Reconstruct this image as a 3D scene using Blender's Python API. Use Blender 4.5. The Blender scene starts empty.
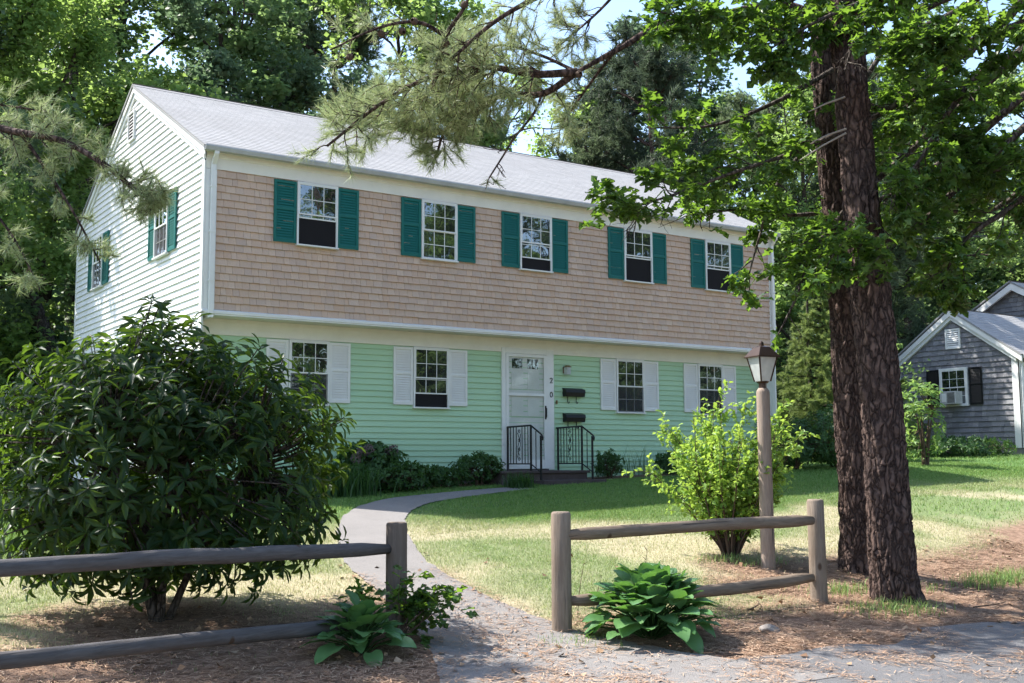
import bpy, bmesh, math, random
import numpy as np
from mathutils import Vector, Matrix, noise

# ------------------------------------------------------------------ camera, world, sun, exposure
sc = bpy.context.scene
COL = sc.collection
CAM = np.array([-5.5866, -16.4876, 0.1475]); FPX = 1126.089
_y, _p, _r = 0.5971, 0.1054, -0.0053
FW = np.array([math.sin(_y)*math.cos(_p), math.cos(_y)*math.cos(_p), math.sin(_p)])
_R = np.array([math.cos(_y), -math.sin(_y), 0.0]); _U = np.cross(_R, FW)
RT = math.cos(_r)*_R + math.sin(_r)*_U; UP = -math.sin(_r)*_R + math.cos(_r)*_U
cam = bpy.data.cameras.new('camera'); camo = bpy.data.objects.new('camera', cam); COL.objects.link(camo)
camo.matrix_world = Matrix(((RT[0], UP[0], -FW[0], CAM[0]), (RT[1], UP[1], -FW[1], CAM[1]), (RT[2], UP[2], -FW[2], CAM[2]), (0, 0, 0, 1)))
cam.sensor_width = 36; cam.lens = FPX/1024*36; cam.clip_end = 2000; cam.clip_start = 0.05
sc.camera = camo
EL, AZ = math.radians(52.5), math.radians(-35)
world = bpy.data.worlds.new('World'); sc.world = world; world.use_nodes = True
wn = world.node_tree; bg = wn.nodes['Background']
sky = wn.nodes.new('ShaderNodeTexSky'); sky.sky_type = 'NISHITA'; sky.sun_disc = False
sky.sun_elevation = EL; sky.sun_rotation = AZ; sky.air_density = 1.0; sky.dust_density = 1.2; sky.ozone_density = 1.0
wn.links.new(sky.outputs[0], bg.inputs[0]); bg.inputs[1].default_value = 0.15
sl = bpy.data.lights.new('sun', 'SUN'); sl.energy = 4.6; sl.angle = math.radians(0.5); sl.color = (1.0, 0.955, 0.89)
so = bpy.data.objects.new('sun', sl); COL.objects.link(so)
SD = Vector((math.sin(AZ)*math.cos(EL), math.cos(AZ)*math.cos(EL), math.sin(EL)))
so.rotation_euler = SD.to_track_quat('Z', 'Y').to_euler(); so.location = SD*60
sc.view_settings.view_transform = 'Standard'; sc.view_settings.look = 'None'; sc.view_settings.gamma = 1
sc.view_settings.exposure = 1.45
sc.render.engine = 'CYCLES'
sc.cycles.max_bounces = 7; sc.cycles.diffuse_bounces = 4; sc.cycles.transmission_bounces = 5; sc.cycles.glossy_bounces = 3
try:
    sc.cycles.use_denoising = True; sc.cycles.denoiser = 'OPENIMAGEDENOISE'
    sc.cycles.use_adaptive_sampling = True; sc.cycles.adaptive_threshold = 0.02
except Exception: pass

def at(u, v, d):
    """world point seen at photo position (u,v), d metres away along the view axis"""
    return CAM + d*(FW + RT*(u-512)/FPX + UP*(341.5-v)/FPX)

# ------------------------------------------------------------------ terrain height
_YS = [-300, -14, -11, -9.2, -8, -7.2, -4, -.9, .4, 8, 20, 60, 300]
_ZS = [-1.6, -1.5, -1.38, -1.25, -1.10, -.98, -.62, -.33, -.27, -.2, 0, .3, .6]
def H(x, y):
    x = np.asarray(x, float); y = np.asarray(y, float)
    b = sum(np.interp(y+d, _YS, _ZS) for d in (-.5, -.25, 0, .25, .5))/5
    return b + .026*np.clip(x-4, -10, 24)*np.clip((y+14)/8, .3, 1)

# ------------------------------------------------------------------ node materials
def sRGB(r, g, b):
    f = lambda c: (c/255/12.92) if c/255 <= .04045 else ((c/255+.055)/1.055)**2.4
    return (f(r), f(g), f(b), 1)
class NM:
    def __init__(s, name):
        s.m = bpy.data.materials.new(name); s.m.use_nodes = True; s.t = s.m.node_tree; s.n = s.t.nodes; s.l = s.t.links
        s.b = s.n['Principled BSDF']; s.out = s.n['Material Output']; s.tc = s.n.new('ShaderNodeTexCoord')
    def node(s, typ, **kw):
        x = s.n.new(typ)
        for k, v in kw.items(): setattr(x, k, v)
        return x
    def mapping(s, scale=(1, 1, 1), rot=(0, 0, 0), src=None):
        m = s.n.new('ShaderNodeMapping'); m.inputs['Scale'].default_value = scale; m.inputs['Rotation'].default_value = rot
        s.l.new(src or s.tc.outputs['Object'], m.inputs[0]); return m.outputs[0]
    def noise(s, scale, detail=4, rough=.55, vec=None, dist=0):
        x = s.n.new('ShaderNodeTexNoise'); x.inputs['Scale'].default_value = scale; x.inputs['Detail'].default_value = detail
        x.inputs['Roughness'].default_value = rough; x.inputs['Distortion'].default_value = dist
        s.l.new(vec or s.tc.outputs['Object'], x.inputs['Vector']); return x.outputs['Fac']
    def voronoi(s, scale, vec=None, feature='F1', out='Distance', rnd=1):
        x = s.n.new('ShaderNodeTexVoronoi'); x.feature = feature; x.inputs['Scale'].default_value = scale
        x.inputs['Randomness'].default_value = rnd
        s.l.new(vec or s.tc.outputs['Object'], x.inputs['Vector']); return x.outputs[out]
    def ramp(s, fac, stops, interp='LINEAR'):
        x = s.n.new('ShaderNodeValToRGB'); x.color_ramp.interpolation = interp; e = x.color_ramp.elements
        e[0].position, e[0].color = stops[0][0], tuple(stops[0][1])[:3]+(1,)
        e[1].position, e[1].color = stops[-1][0], tuple(stops[-1][1])[:3]+(1,)
        for p, c in stops[1:-1]:
            k = e.new(p); k.color = tuple(c)[:3]+(1,)
        s.l.new(fac, x.inputs[0]); return x.outputs[0]
    def mix(s, fac, a, b, mode='MIX'):
        x = s.n.new('ShaderNodeMix'); x.data_type = 'RGBA'; x.blend_type = mode
        for sock, val in ((x.inputs[0], fac), (x.inputs[6], a), (x.inputs[7], b)):
            if hasattr(val, 'is_linked'): s.l.new(val, sock)
            elif isinstance(val, (int, float)): sock.default_value = val
            else: sock.default_value = tuple(val)[:3]+(1,)
        return x.outputs[2]
    def math(s, op, a, b=0.0, clamp=False):
        x = s.n.new('ShaderNodeMath'); x.operation = op; x.use_clamp = clamp
        for sock, val in ((x.inputs[0], a), (x.inputs[1], b)):
            if hasattr(val, 'is_linked'): s.l.new(val, sock)
            else: sock.default_value = val
        return x.outputs[0]
    def island(s):
        return s.n.new('ShaderNodeNewGeometry').outputs['Random Per Island']
    def objrand(s):
        return s.n.new('ShaderNodeObjectInfo').outputs['Random']
    def attr(s, name):
        x = s.n.new('ShaderNodeAttribute'); x.attribute_name = name; return x.outputs['Fac']
    def bump(s, h, strength=.4, dist=.01):
        x = s.n.new('ShaderNodeBump'); x.inputs['Strength'].default_value = strength; x.inputs['Distance'].default_value = dist
        s.l.new(h, x.inputs['Height']); s.l.new(x.outputs[0], s.b.inputs['Normal']); return x.outputs[0]
    def base(s, c, rough=.6, spec=.3):
        if hasattr(c, 'is_linked'): s.l.new(c, s.b.inputs['Base Color'])
        else: s.b.inputs['Base Color'].default_value = tuple(c)[:3]+(1,)
        s.b.inputs['Roughness'].default_value = rough; s.b.inputs['Specular IOR Level'].default_value = spec
        return s
    def leafy(s, c, trans, w=.35):
        """principled + translucent mix; trans = colour of the light that comes through"""
        t = s.n.new('ShaderNodeBsdfTranslucent'); m = s.n.new('ShaderNodeMixShader'); m.inputs[0].default_value = w
        if hasattr(trans, 'is_linked'): s.l.new(trans, t.inputs[0])
        else: t.inputs[0].default_value = tuple(trans)[:3]+(1,)
        s.l.new(s.b.outputs[0], m.inputs[1]); s.l.new(t.outputs[0], m.inputs[2]); s.l.new(m.outputs[0], s.out.inputs[0])

def paint(name, c, rough=.5, dirt=.12, scale=3, bump=.15):
    k = NM(name); n1 = k.noise(scale, 6, .65); n2 = k.noise(scale*14, 3, .6)
    d = tuple(x*(1-dirt*1.6) for x in c[:3])
    col = k.mix(k.ramp(n1, [(.35, (0, 0, 0)), (.75, (1, 1, 1))]), c, d)
    col = k.mix(k.math('MULTIPLY', n2, .25), col, tuple(x*.8 for x in c[:3]))
    k.base(col, rough, .3); k.bump(n2, bump, .003); return k.m

M = {}
M['white'] = paint('white_paint', (.72, .72, .69), .45, .08)
M['white_clap'] = paint('white_clapboard_paint', (.78, .78, .77), .5, .06, 1.5)
M['cream'] = paint('cream_trim_paint', (.74, .72, .65), .5, .08)
M['teal'] = paint('teal_shutter_paint', (.006, .125, .105), .45, .12, 5)
M['black_paint'] = paint('black_paint', (.012, .012, .013), .4, .1, 5)
M['iron'] = paint('wrought_iron', (.012, .012, .013), .45, .1, 20)
M['lampmetal'] = paint('bronze_lamp_metal', (.06, .035, .025), .3, .2, 20); M['lampmetal'].node_tree.nodes['Principled BSDF'].inputs['Metallic'].default_value = .5
M['brass'] = paint('aged_brass', (.20, .13, .06), .4, .3, 30)
def _green():
    k = NM('mint_green_clapboard_paint')
    n1 = k.noise(1.0, 5, .6, k.mapping((.5, .5, 2))); n2 = k.noise(40, 3, .6, k.mapping((.25, 1, 1)))
    c = k.mix(k.ramp(n1, [(.3, (0, 0, 0)), (.75, (1, 1, 1))]), (.42, .60, .39), (.36, .54, .35))
    c = k.mix(k.math('MULTIPLY', n2, .3), c, (.30, .46, .30))
    k.base(c, .5, .3); k.bump(n2, .15, .003); return k.m
M['green'] = _green()
def shingle_mat(name, cols, dark, sp=1.0):
    k = NM(name); r = k.island()
    c = k.ramp(r, [(i/(len(cols)-1), q) for i, q in enumerate(cols)])
    g = k.noise(30*sp, 4, .65, k.mapping((3, 3, .35))); b = k.noise(.9, 5, .6)
    c = k.mix(k.ramp(g, [(.35, (0, 0, 0)), (.8, (.55,)*3)]), c, dark)
    c = k.mix(k.ramp(b, [(.35, (0, 0, 0)), (.8, (.5,)*3)]), c, dark)
    k.base(c, .85, .15); k.bump(g, .5, .006); return k.m
M['cedar'] = shingle_mat('new_cedar_shingle', [(.54, .385, .285), (.585, .425, .315), (.51, .385, .305), (.62, .47, .36), (.56, .385, .27)], (.39, .295, .24))
M['greyshingle'] = shingle_mat('weathered_grey_shingle', [(.20, .20, .21), (.26, .255, .265), (.17, .17, .18), (.31, .305, .31), (.22, .22, .23)], (.09, .09, .10))
def _roof():
    k = NM('grey_asphalt_shingles')
    br = k.node('ShaderNodeTexBrick'); k.l.new(k.mapping((1, 1, 1)), br.inputs['Vector'])
    k.l.new(k.tc.outputs['UV'], br.inputs['Vector'])
    br.inputs['Scale'].default_value = 1; br.inputs['Brick Width'].default_value = .30; br.inputs['Row Height'].default_value = .125
    br.inputs['Mortar Size'].default_value = .006; br.inputs['Mortar Smooth'].default_value = .3
    br.inputs['Color1'].default_value = (.31, .308, .305, 1); br.inputs['Color2'].default_value = (.37, .365, .36, 1); br.inputs['Mortar'].default_value = (.29, .285, .28, 1)
    n = k.noise(120, 3, .7); b = k.noise(.8, 5, .6, k.mapping((.35, 1, 1)))
    c = k.mix(k.math('MULTIPLY', n, .3), br.outputs['Color'], (.2, .2, .21))
    st_ = k.noise(2.2, 6, .7, k.mapping((2.2, .25, .25)))
    c = k.mix(k.ramp(b, [(.4, (0, 0, 0)), (.8, (.7,)*3)]), c, (.27, .265, .26)); c = k.mix(k.ramp(st_, [(.52, (0, 0, 0)), (.75, (.5,)*3)]), c, (.22, .22, .21))
    k.base(c, .9, .15); k.bump(k.math('ADD', n, br.outputs['Fac']), .35, .006); return k.m
M['roof'] = _roof()
def glass(name, base, fac, rough=.015):
    k = NM(name); g = k.n.new('ShaderNodeBsdfGlossy'); g.inputs['Roughness'].default_value = rough; g.inputs[0].default_value = (.9, .95, 1, 1)
    n = k.noise(2.2, 2, .5); bm = k.n.new('ShaderNodeBump'); bm.inputs['Strength'].default_value = .12; bm.inputs['Distance'].default_value = .02
    k.l.new(n, bm.inputs['Height']); k.l.new(bm.outputs[0], g.inputs['Normal'])
    fr = k.n.new('ShaderNodeFresnel'); fr.inputs[0].default_value = 1.5
    f = k.math('ADD', fr.outputs[0], fac, True)
    m = k.n.new('ShaderNodeMixShader'); k.l.new(f, m.inputs[0]); k.base(base, .6, .1)
    k.l.new(k.b.outputs[0], m.inputs[1]); k.l.new(g.outputs[0], m.inputs[2]); k.l.new(m.outputs[0], k.out.inputs[0]); return k.m
M['glass'] = glass('window_glass', (.012, .013, .013), .16)
M['stormglass'] = glass('storm_door_glass', (.50, .50, .49), .06, .05)
M['screen'] = paint('insect_screen', (.045, .046, .052), .8, .1, 8)
_k = M['screen'].node_tree; _t = _k.nodes.new('ShaderNodeBsdfTransparent'); _m = _k.nodes.new('ShaderNodeMixShader'); _m.inputs[0].default_value = .5
_k.links.new(_k.nodes['Principled BSDF'].outputs[0], _m.inputs[1]); _k.links.new(_t.outputs[0], _m.inputs[2]); _k.links.new(_m.outputs[0], _k.nodes['Material Output'].inputs[0])
M['dark'] = paint('dark_room', (.010, .009, .010), .9, .1, 4)
def _frost():
    k = NM('milky_lantern_glass'); n = k.noise(9, 3)
    k.base(k.ramp(n, [(.3, (.45, .48, .47)), (.8, (.72, .74, .72))]), .25, .5); k.leafy(None, (.8, .8, .78), .35); return k.m
M['frost'] = _frost()
def _wood(name, light, dark, red=None, along=None):
    k = NM(name); src = None; s1 = (9, 9, .9); s2 = (14, 14, .35)
    if along is not None:
        vr = k.node('ShaderNodeVectorRotate'); vr.rotation_type = 'Z_AXIS'; vr.inputs['Angle'].default_value = -along; k.l.new(k.tc.outputs['Object'], vr.inputs['Vector']); src = vr.outputs[0]; s1 = (.9, 9, 9); s2 = (.35, 14, 14)
    v = k.mapping(s1, (0, 0, 0), src); g = k.noise(5, 7, .7, v, .6); b = k.noise(2.0, 4, .6); cr = k.noise(3, 3, .5, k.mapping(s2, (0, 0, 0), src))
    c = k.ramp(g, [(.25, dark), (.5, tuple(.5*(a+b2) for a, b2 in zip(light, dark))), (.78, light)])
    c = k.mix(k.ramp(b, [(.4, (0, 0, 0)), (.75, (.6,)*3)]), c, red or dark)
    c = k.mix(k.ramp(cr, [(.66, (0, 0, 0)), (.72, (1, 1, 1))]), c, (.04, .033, .028))
    kn = k.voronoi(3.1, k.mapping((1, 1, .6)))
    c = k.mix(k.ramp(kn, [(.05, (1, 1, 1)), (.09, (0, 0, 0))]), c, (.07, .045, .03))
    k.base(c, .85, .15); k.bump(k.math('ADD', g, k.math('MULTIPLY', cr, -1.5)), .6, .008); return k.m
M['fence'] = _wood('weathered_fence_wood', (.27, .215, .165), (.12, .095, .075), (.17, .12, .085))
M['fence_post_shaded'] = _wood('shaded_fence_post_wood', (.17, .14, .115), (.075, .062, .05), (.11, .08, .06))  # left gate post, its shade put into a darker wood colour
M['fence_grey'] = _wood('grey_weathered_fence_wood', (.23, .225, .235), (.10, .10, .105), (.13, .12, .12))
M['fence_rail'] = _wood('weathered_rail_wood', (.25, .195, .145), (.10, .078, .06), (.15, .105, .075), -.03)
M['fence_rail_shaded'] = _wood('shaded_grey_rail_wood', (.135, .128, .128), (.05, .047, .046), (.075, .065, .06), .40)  # grey wood darkened, so the left rails' shade sits in the colour
M['lamppost'] = _wood('brown_weathered_post', (.35, .28, .225), (.17, .13, .105), (.26, .195, .155))
def _concrete(name, a, b, sc_=6):
    k = NM(name); n = k.noise(sc_, 7, .7); f = k.noise(90, 4, .7)
    c = k.ramp(n, [(.3, a), (.7, b)]); c = k.mix(k.math('MULTIPLY', f, .5), c, tuple(x*.6 for x in a))
    k.base(c, .9, .15); k.bump(k.math('ADD', n, f), .5, .006); return k.m
M['step'] = _concrete('dark_slate_step', (.065, .05, .047), (.12, .095, .09))
M['foundation'] = _concrete('foundation_concrete', (.16, .15, .14), (.25, .24, .22))
def _bark(name, crack, mid, hi):
    k = NM(name); v = k.mapping((1, 1, .28)); w = k.noise(5, 4, .6)
    mv = k.node('ShaderNodeMix', data_type='VECTOR'); mv.inputs[0].default_value = .10
    k.l.new(v, mv.inputs[4]); wn_ = k.node('ShaderNodeTexNoise'); wn_.inputs['Scale'].default_value = 7; k.l.new(k.tc.outputs['Object'], wn_.inputs['Vector']); k.l.new(wn_.outputs['Color'], mv.inputs[5])
    d = k.voronoi(19, mv.outputs[1], 'DISTANCE_TO_EDGE')
    n = k.noise(45, 5, .7, k.mapping((1, 1, .4)))
    c = k.ramp(k.math('ADD', d, k.math('MULTIPLY', k.math('SUBTRACT', n, .5), .25)), [(.0, crack), (.10, mid), (.3, hi)])
    c = k.mix(k.ramp(w, [(.4, (0, 0, 0)), (.7, (.7,)*3)]), c, mid)
    k.base(c, .9, .12); h = k.math('ADD', k.ramp(d, [(0, (0, 0, 0)), (.25, (1, 1, 1))]), k.math('MULTIPLY', n, .6))
    k.bump(h, .9, .02); return k.m
M['pinebark'] = _bark('pitch_pine_bark', (.016, .011, .010), (.060, .041, .035), (.135, .092, .076))
M['bark'] = _bark('grey_brown_bark', (.02, .017, .014), (.07, .058, .048), (.12, .10, .085))
M['twig'] = paint('brown_twig', (.10, .065, .045), .85, .3, 10, .4)
M['twig_pale'] = paint('pale_dead_twig', (.30, .26, .22), .85, .3, 10, .4)
def leafmat(name, cols, trans, w=.35, rough=.5, spec=.35, nscale=.5, alt=None):
    k = NM(name); r = k.island()
    c = k.ramp(r, [(i/(len(cols)-1), q) for i, q in enumerate(cols)])
    t = k.ramp(r, [(0, tuple(x*.8 for x in trans)), (1, tuple(min(1, x*1.2) for x in trans))])
    if alt:
        o = k.ramp(k.math('ADD', k.objrand(), k.math('MULTIPLY', k.noise(nscale, 3), .4)), [(.3, (0, 0, 0)), (1.1, (1, 1, 1))])
        c = k.mix(o, c, alt); t = k.mix(o, t, tuple(min(1, x*1.5) for x in alt))
    k.base(c, rough, spec); k.leafy(None, t, w); return k.m
M['oakleaf'] = leafmat('oak_leaf', [(.035, .085, .020), (.055, .12, .024), (.028, .07, .018), (.08, .15, .03)], (.24, .42, .04), .36, .42, .45)
M['bgleaf'] = leafmat('woodland_leaf', [(.08, .14, .038), (.12, .19, .055), (.065, .125, .035), (.17, .23, .075)], (.36, .52, .13), .50, .5, .3, .5, (.10, .155, .08))
M['bgneedle'] = leafmat('pine_needle_far', [(.13, .19, .085), (.19, .25, .12), (.10, .16, .07)], (.36, .48, .20), .42, .55, .25, .5, (.06, .085, .05))
M['needle'] = leafmat('pitch_pine_needle', [(.24, .31, .14), (.34, .38, .20), (.14, .20, .08), (.44, .40, .25)], (.38, .46, .2), .32, .5, .35)
M['rhodo'] = leafmat('rhododendron_leaf', [(.008, .024, .008), (.014, .038, .011), (.007, .021, .008), (.036, .072, .018)], (.20, .34, .03), .24, .42, .16)
M['hosta'] = leafmat('hosta_leaf', [(.07, .17, .06), (.11, .22, .08), (.05, .13, .045)], (.16, .36, .05), .26, .35, .45)
M['forsythia'] = leafmat('yellow_green_leaf', [(.13, .25, .045), (.18, .31, .055), (.09, .19, .035), (.23, .34, .07)], (.44, .62, .09), .42, .45, .35)
M['shrubleaf'] = leafmat('dark_shrub_leaf', [(.035, .085, .025), (.05, .11, .03), (.03, .07, .022)], (.10, .2, .03), .3, .5, .3)
M['spruce'] = leafmat('spruce_needle', [(.15, .21, .07), (.20, .26, .09), (.12, .17, .06)], (.36, .46, .13), .40, .55, .25)
M['sapleaf'] = leafmat('fresh_green_leaf', [(.10, .19, .05), (.15, .25, .07), (.08, .15, .04)], (.3, .46, .1), .38, .45, .3)
M['flower'] = leafmat('faded_pink_flower', [(.16, .12, .12), (.22, .17, .16), (.12, .10, .09)], (.2, .16, .15), .3, .6, .2)
def _grass():
    k = NM('grass_blade'); r = k.island(); dry = k.attr('dry')
    g = k.ramp(r, [(0, (.075, .18, .04)), (.5, (.12, .25, .05)), (1, (.19, .31, .08))])
    s = k.ramp(r, [(0, (.40, .36, .22)), (.6, (.48, .44, .29)), (1, (.32, .35, .15))])
    c = k.mix(dry, g, s); k.base(c, .6, .2); k.leafy(None, k.mix(.35, c, (.40, .45, .10)), .3); return k.m
M['grass'] = _grass()
def _straw(name, cols):
    k = NM(name); r = k.island(); k.base(k.ramp(r, [(i/(len(cols)-1), q) for i, q in enumerate(cols)]), .75, .2); return k.m
M['straw'] = _straw('fallen_pine_needle', [(.28, .16, .10), (.44, .29, .19), (.15, .08, .05), (.55, .41, .29), (.34, .20, .12)])
M['deadleaf'] = _straw('dry_brown_leaf', [(.20, .11, .06), (.34, .22, .13), (.13, .075, .045), (.42, .32, .22)])
def _ground():
    k = NM('lawn_and_soil'); straw = k.attr('straw'); dry = k.attr('dry'); far = k.attr('woodsfloor')
    n = k.noise(1.3, 7, .7); f = k.noise(38, 5, .75); f2 = k.noise(9, 6, .7)
    green = k.ramp(f, [(.3, (.05, .105, .03)), (.7, (.12, .20, .06))])
    dryc = k.ramp(f, [(.25, (.25, .215, .135)), (.7, (.44, .395, .265))])
    dirt = k.ramp(f2, [(.3, (.10, .062, .042)), (.7, (.33, .22, .155))])
    c = k.mix(dry, green, dryc)
    c = k.mix(straw, c, dirt)
    c = k.mix(far, c, k.ramp(f2, [(.3, (.035, .032, .018)), (.7, (.10, .075, .045))]))
    k.base(c, .95, .1); k.bump(k.math('ADD', f, f2), .8, .02); return k.m
M['ground'] = _ground()
def _asphalt(name, a, b, c2):
    k = NM(name); n = k.noise(1.1, 7, .7); f = k.noise(150, 3, .8); v = k.voronoi(160)
    c = k.ramp(n, [(.3, a), (.7, b)]); c = k.mix(k.ramp(f, [(.5, (0, 0, 0)), (.75, (.8,)*3)]), c, c2)
    c = k.mix(k.ramp(v, [(.15, (.5,)*3), (.45, (0, 0, 0))]), c, tuple(x*.45 for x in a))
    cr = k.voronoi(1.1, k.mapping((1, 1, 1)), 'DISTANCE_TO_EDGE')
    k.base(c, .9, .2); k.bump(k.math('ADD', f, v), .7, .006); return k.m
M['road'] = _asphalt('worn_asphalt', (.10, .098, .10), (.15, .147, .148), (.30, .29, .29))
M['path'] = _asphalt('pale_asphalt_path', (.17, .16, .152), (.235, .22, .208), (.36, .33, .31))
M['stone'] = _concrete('field_stone', (.16, .14, .13), (.34, .31, .28), 12)
M['aircon'] = paint('aircon_plastic', (.50, .50, .48), .5, .15, 10)

# ------------------------------------------------------------------ mesh helpers
class MB:
    def __init__(s): s.v = []; s.f = []; s.uv = None
    def quad(s, a, b, c, d):
        i = len(s.v); s.v += [tuple(a), tuple(b), tuple(c), tuple(d)]; s.f.append((i, i+1, i+2, i+3)); return s
    def poly(s, pts):
        i = len(s.v); s.v += [tuple(p) for p in pts]; s.f.append(tuple(range(i, i+len(pts)))); return s
    def box(s, x0, x1, y0, y1, z0, z1, b=0.0):
        if x1 < x0: x0, x1 = x1, x0
        if y1 < y0: y0, y1 = y1, y0
        if z1 < z0: z0, z1 = z1, z0
        i = len(s.v)
        s.v += [(x0, y0, z0), (x1, y0, z0), (x1, y1, z0), (x0, y1, z0), (x0, y0, z1), (x1, y0, z1), (x1, y1, z1), (x0, y1, z1)]
        s.f += [(i, i+3, i+2, i+1), (i+4, i+5, i+6, i+7), (i, i+1, i+5, i+4), (i+1, i+2, i+6, i+5), (i+2, i+3, i+7, i+6), (i+3, i, i+4, i+7)]
        return s
    def prism(s, poly, y0, y1, axis='y'):
        """polygon of (a,z) pairs extruded along the axis"""
        n = len(poly); i = len(s.v)
        mk = (lambda a, t, z: (a, t, z)) if axis == 'y' else (lambda a, t, z: (t, a, z))
        s.v += [mk(a, y0, z) for a, z in poly] + [mk(a, y1, z) for a, z in poly]
        s.f += [tuple(i+k for k in range(n)), tuple(i+n+k for k in reversed(range(n)))]
        s.f += [(i+k, i+(k+1) % n, i+n+(k+1) % n, i+n+k) for k in range(n)]; return s
    def tube(s, pts, radii, n=8, cap=True, wob=0, rng=None):
        pts = [np.asarray(p, float) for p in pts]
        if not hasattr(radii, '__len__'): radii = [radii]*len(pts)
        i0 = len(s.v); ref = np.array([.31, .17, .93])
        wj = [(rng.uniform(-wob, wob) if wob else 0) for _ in range(n)]
        for k, p in enumerate(pts):
            if wob: wj = [.95*q+.22*rng.uniform(-wob, wob) for q in wj]
            t = pts[min(k+1, len(pts)-1)]-pts[max(k-1, 0)]; t = t/(np.linalg.norm(t)+1e-9)
            a = np.cross(t, ref); 
            if np.linalg.norm(a) < .15: a = np.cross(t, np.array([1., 0, 0]))
            a /= np.linalg.norm(a); b = np.cross(t, a)
            for j in range(n):
                th = 2*math.pi*j/n; r = radii[k]*(1+wj[j])
                s.v.append(tuple(p+r*(math.cos(th)*a+math.sin(th)*b)))
            if k:
                q = i0+(k-1)*n
                for j in range(n): s.f.append((q+j, q+(j+1) % n, q+n+(j+1) % n, q+n+j))
        if cap:
            s.f.append(tuple(i0+j for j in reversed(range(n)))); q = i0+(len(pts)-1)*n; s.f.append(tuple(q+j for j in range(n)))
        return s
    def build(s, name, mat, parent=None, smooth=False, bevel=0):
        me = bpy.data.meshes.new(name); me.from_pydata(s.v, [], s.f); me.materials.append(mat)
        if smooth: me.polygons.foreach_set('use_smooth', [True]*len(me.polygons))
        me.update(); o = bpy.data.objects.new(name, me); COL.objects.link(o)
        if parent is not None: o.parent = parent
        if bevel:
            bv = o.modifiers.new('bevel', 'BEVEL'); bv.width = bevel; bv.segments = 2; bv.limit_method = 'ANGLE'
        return o
def tag(o, label=None, cat=None, group=None, kind=None):
    if label: o['label'] = label
    if cat: o['category'] = cat
    if group: o['group'] = group
    if kind: o['kind'] = kind
    return o
def empty(name, loc=(0, 0, 0), label=None, cat=None, group=None, rz=0):
    o = bpy.data.objects.new(name, None); COL.objects.link(o); o.location = loc; o.rotation_euler = (0, 0, rz)
    o.empty_display_size = .2
    return tag(o, label, cat, group)
def recopy(o, parent=None):
    c = o.copy(); COL.objects.link(c); c.parent = parent
    for ch in list(o.children): recopy(ch, c)
    return c
def keep(child, parent):
    """parent a world-space mesh to a moved Empty without moving the mesh"""
    child.parent = parent; child.location = [-a for a in parent.location]; return child
def fast_mesh(name, V, F, mat, parent=None, attrs=None, smooth=False):
    """V (n,3) float, F (m,k) int: uniform polygons"""
    me = bpy.data.meshes.new(name); V = np.ascontiguousarray(V, np.float32); F = np.ascontiguousarray(F, np.int32); m, k = F.shape
    me.vertices.add(len(V)); me.vertices.foreach_set('co', V.ravel())
    me.loops.add(m*k); me.loops.foreach_set('vertex_index', F.ravel())
    me.polygons.add(m); me.polygons.foreach_set('loop_start', np.arange(0, m*k, k, dtype=np.int32)); me.polygons.foreach_set('loop_total', np.full(m, k, np.int32))
    if smooth: me.polygons.foreach_set('use_smooth', np.ones(m, bool))
    me.update(calc_edges=True); me.materials.append(mat)
    for an, av in (attrs or {}).items():
        a = me.attributes.new(an, 'FLOAT', 'POINT'); a.data.foreach_set('value', np.ascontiguousarray(av, np.float32))
    o = bpy.data.objects.new(name, me); COL.objects.link(o)
    if parent is not None: o.parent = parent
    return o
def unit(a): return a/(np.linalg.norm(a, axis=-1, keepdims=True)+1e-9)
def scatter(tv, tf, pos, axis, nrm, scale):
    """copies of a template (x across, y along axis, z along normal) -> V, F"""
    tv = np.asarray(tv, float); tf = np.asarray(tf, int); pos = np.asarray(pos, float)
    a = unit(np.asarray(axis, float)); n = np.asarray(nrm, float); n = unit(n-a*np.sum(a*n, 1, keepdims=True)); b = np.cross(a, n)
    s = np.broadcast_to(np.asarray(scale, float), (len(pos),))[:, None, None] if np.ndim(scale) < 2 else np.asarray(scale)[:, None, :]
    t = tv[None]*s
    V = pos[:, None]+t[:, :, 0:1]*b[:, None]+t[:, :, 1:2]*a[:, None]+t[:, :, 2:3]*n[:, None]
    F = tf[None]+(np.arange(len(pos))*len(tv))[:, None, None]
    return V.reshape(-1, 3), F.reshape(-1, tf.shape[1])
def rdir(rng, n):
    return unit(rng.normal(size=(n, 3)))
# leaf templates (triangles only)
DIAM = ([(0, 0, 0), (-.5, .5, .12), (0, 1, -.05), (.5, .5, .12)], [(0, 3, 2), (0, 2, 1)])
_ov = [(0, 0, 0), (0, .5, .02), (0, 1, -.16)]+[(-.10, .12, .03), (-.5, .5, .10), (-.30, .8, 0)]+[(.10, .12, .03), (.5, .5, .10), (.30, .8, 0)]
LONG = (_ov, [(0, 1, 3), (3, 1, 4), (4, 1, 5), (5, 1, 2), (0, 6, 1), (6, 7, 1), (7, 8, 1), (8, 2, 1)])
def _oak():
    out = [(.04, .08), (.20, .22), (.10, .30), (.38, .50), (.14, .54), (.30, .78), (.10, .80)]
    V = [(0, 0, 0), (0, .35, .0), (0, .65, -.02), (0, 1, -.12)]
    L = [(-x, y, .10*x+.03*math.sin(9*y)) for x, y in out]; R_ = [(x, y, .10*x-.03*math.sin(7*y)) for x, y in out]
    V += L+R_; F = []
    for o_, fl in ((4, 0), (11, 1)):
        fs = [(0, 1, o_), (o_, 1, o_+1), (o_+1, 1, o_+2), (o_+2, 1, 2), (o_+2, 2, o_+3), (o_+3, 2, o_+4), (o_+4, 2, 3), (o_+4, 3, o_+5), (o_+5, 3, o_+6)]
        F += [f[::-1] if fl else f for f in fs]
    return V, F
OAK = _oak()
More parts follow.
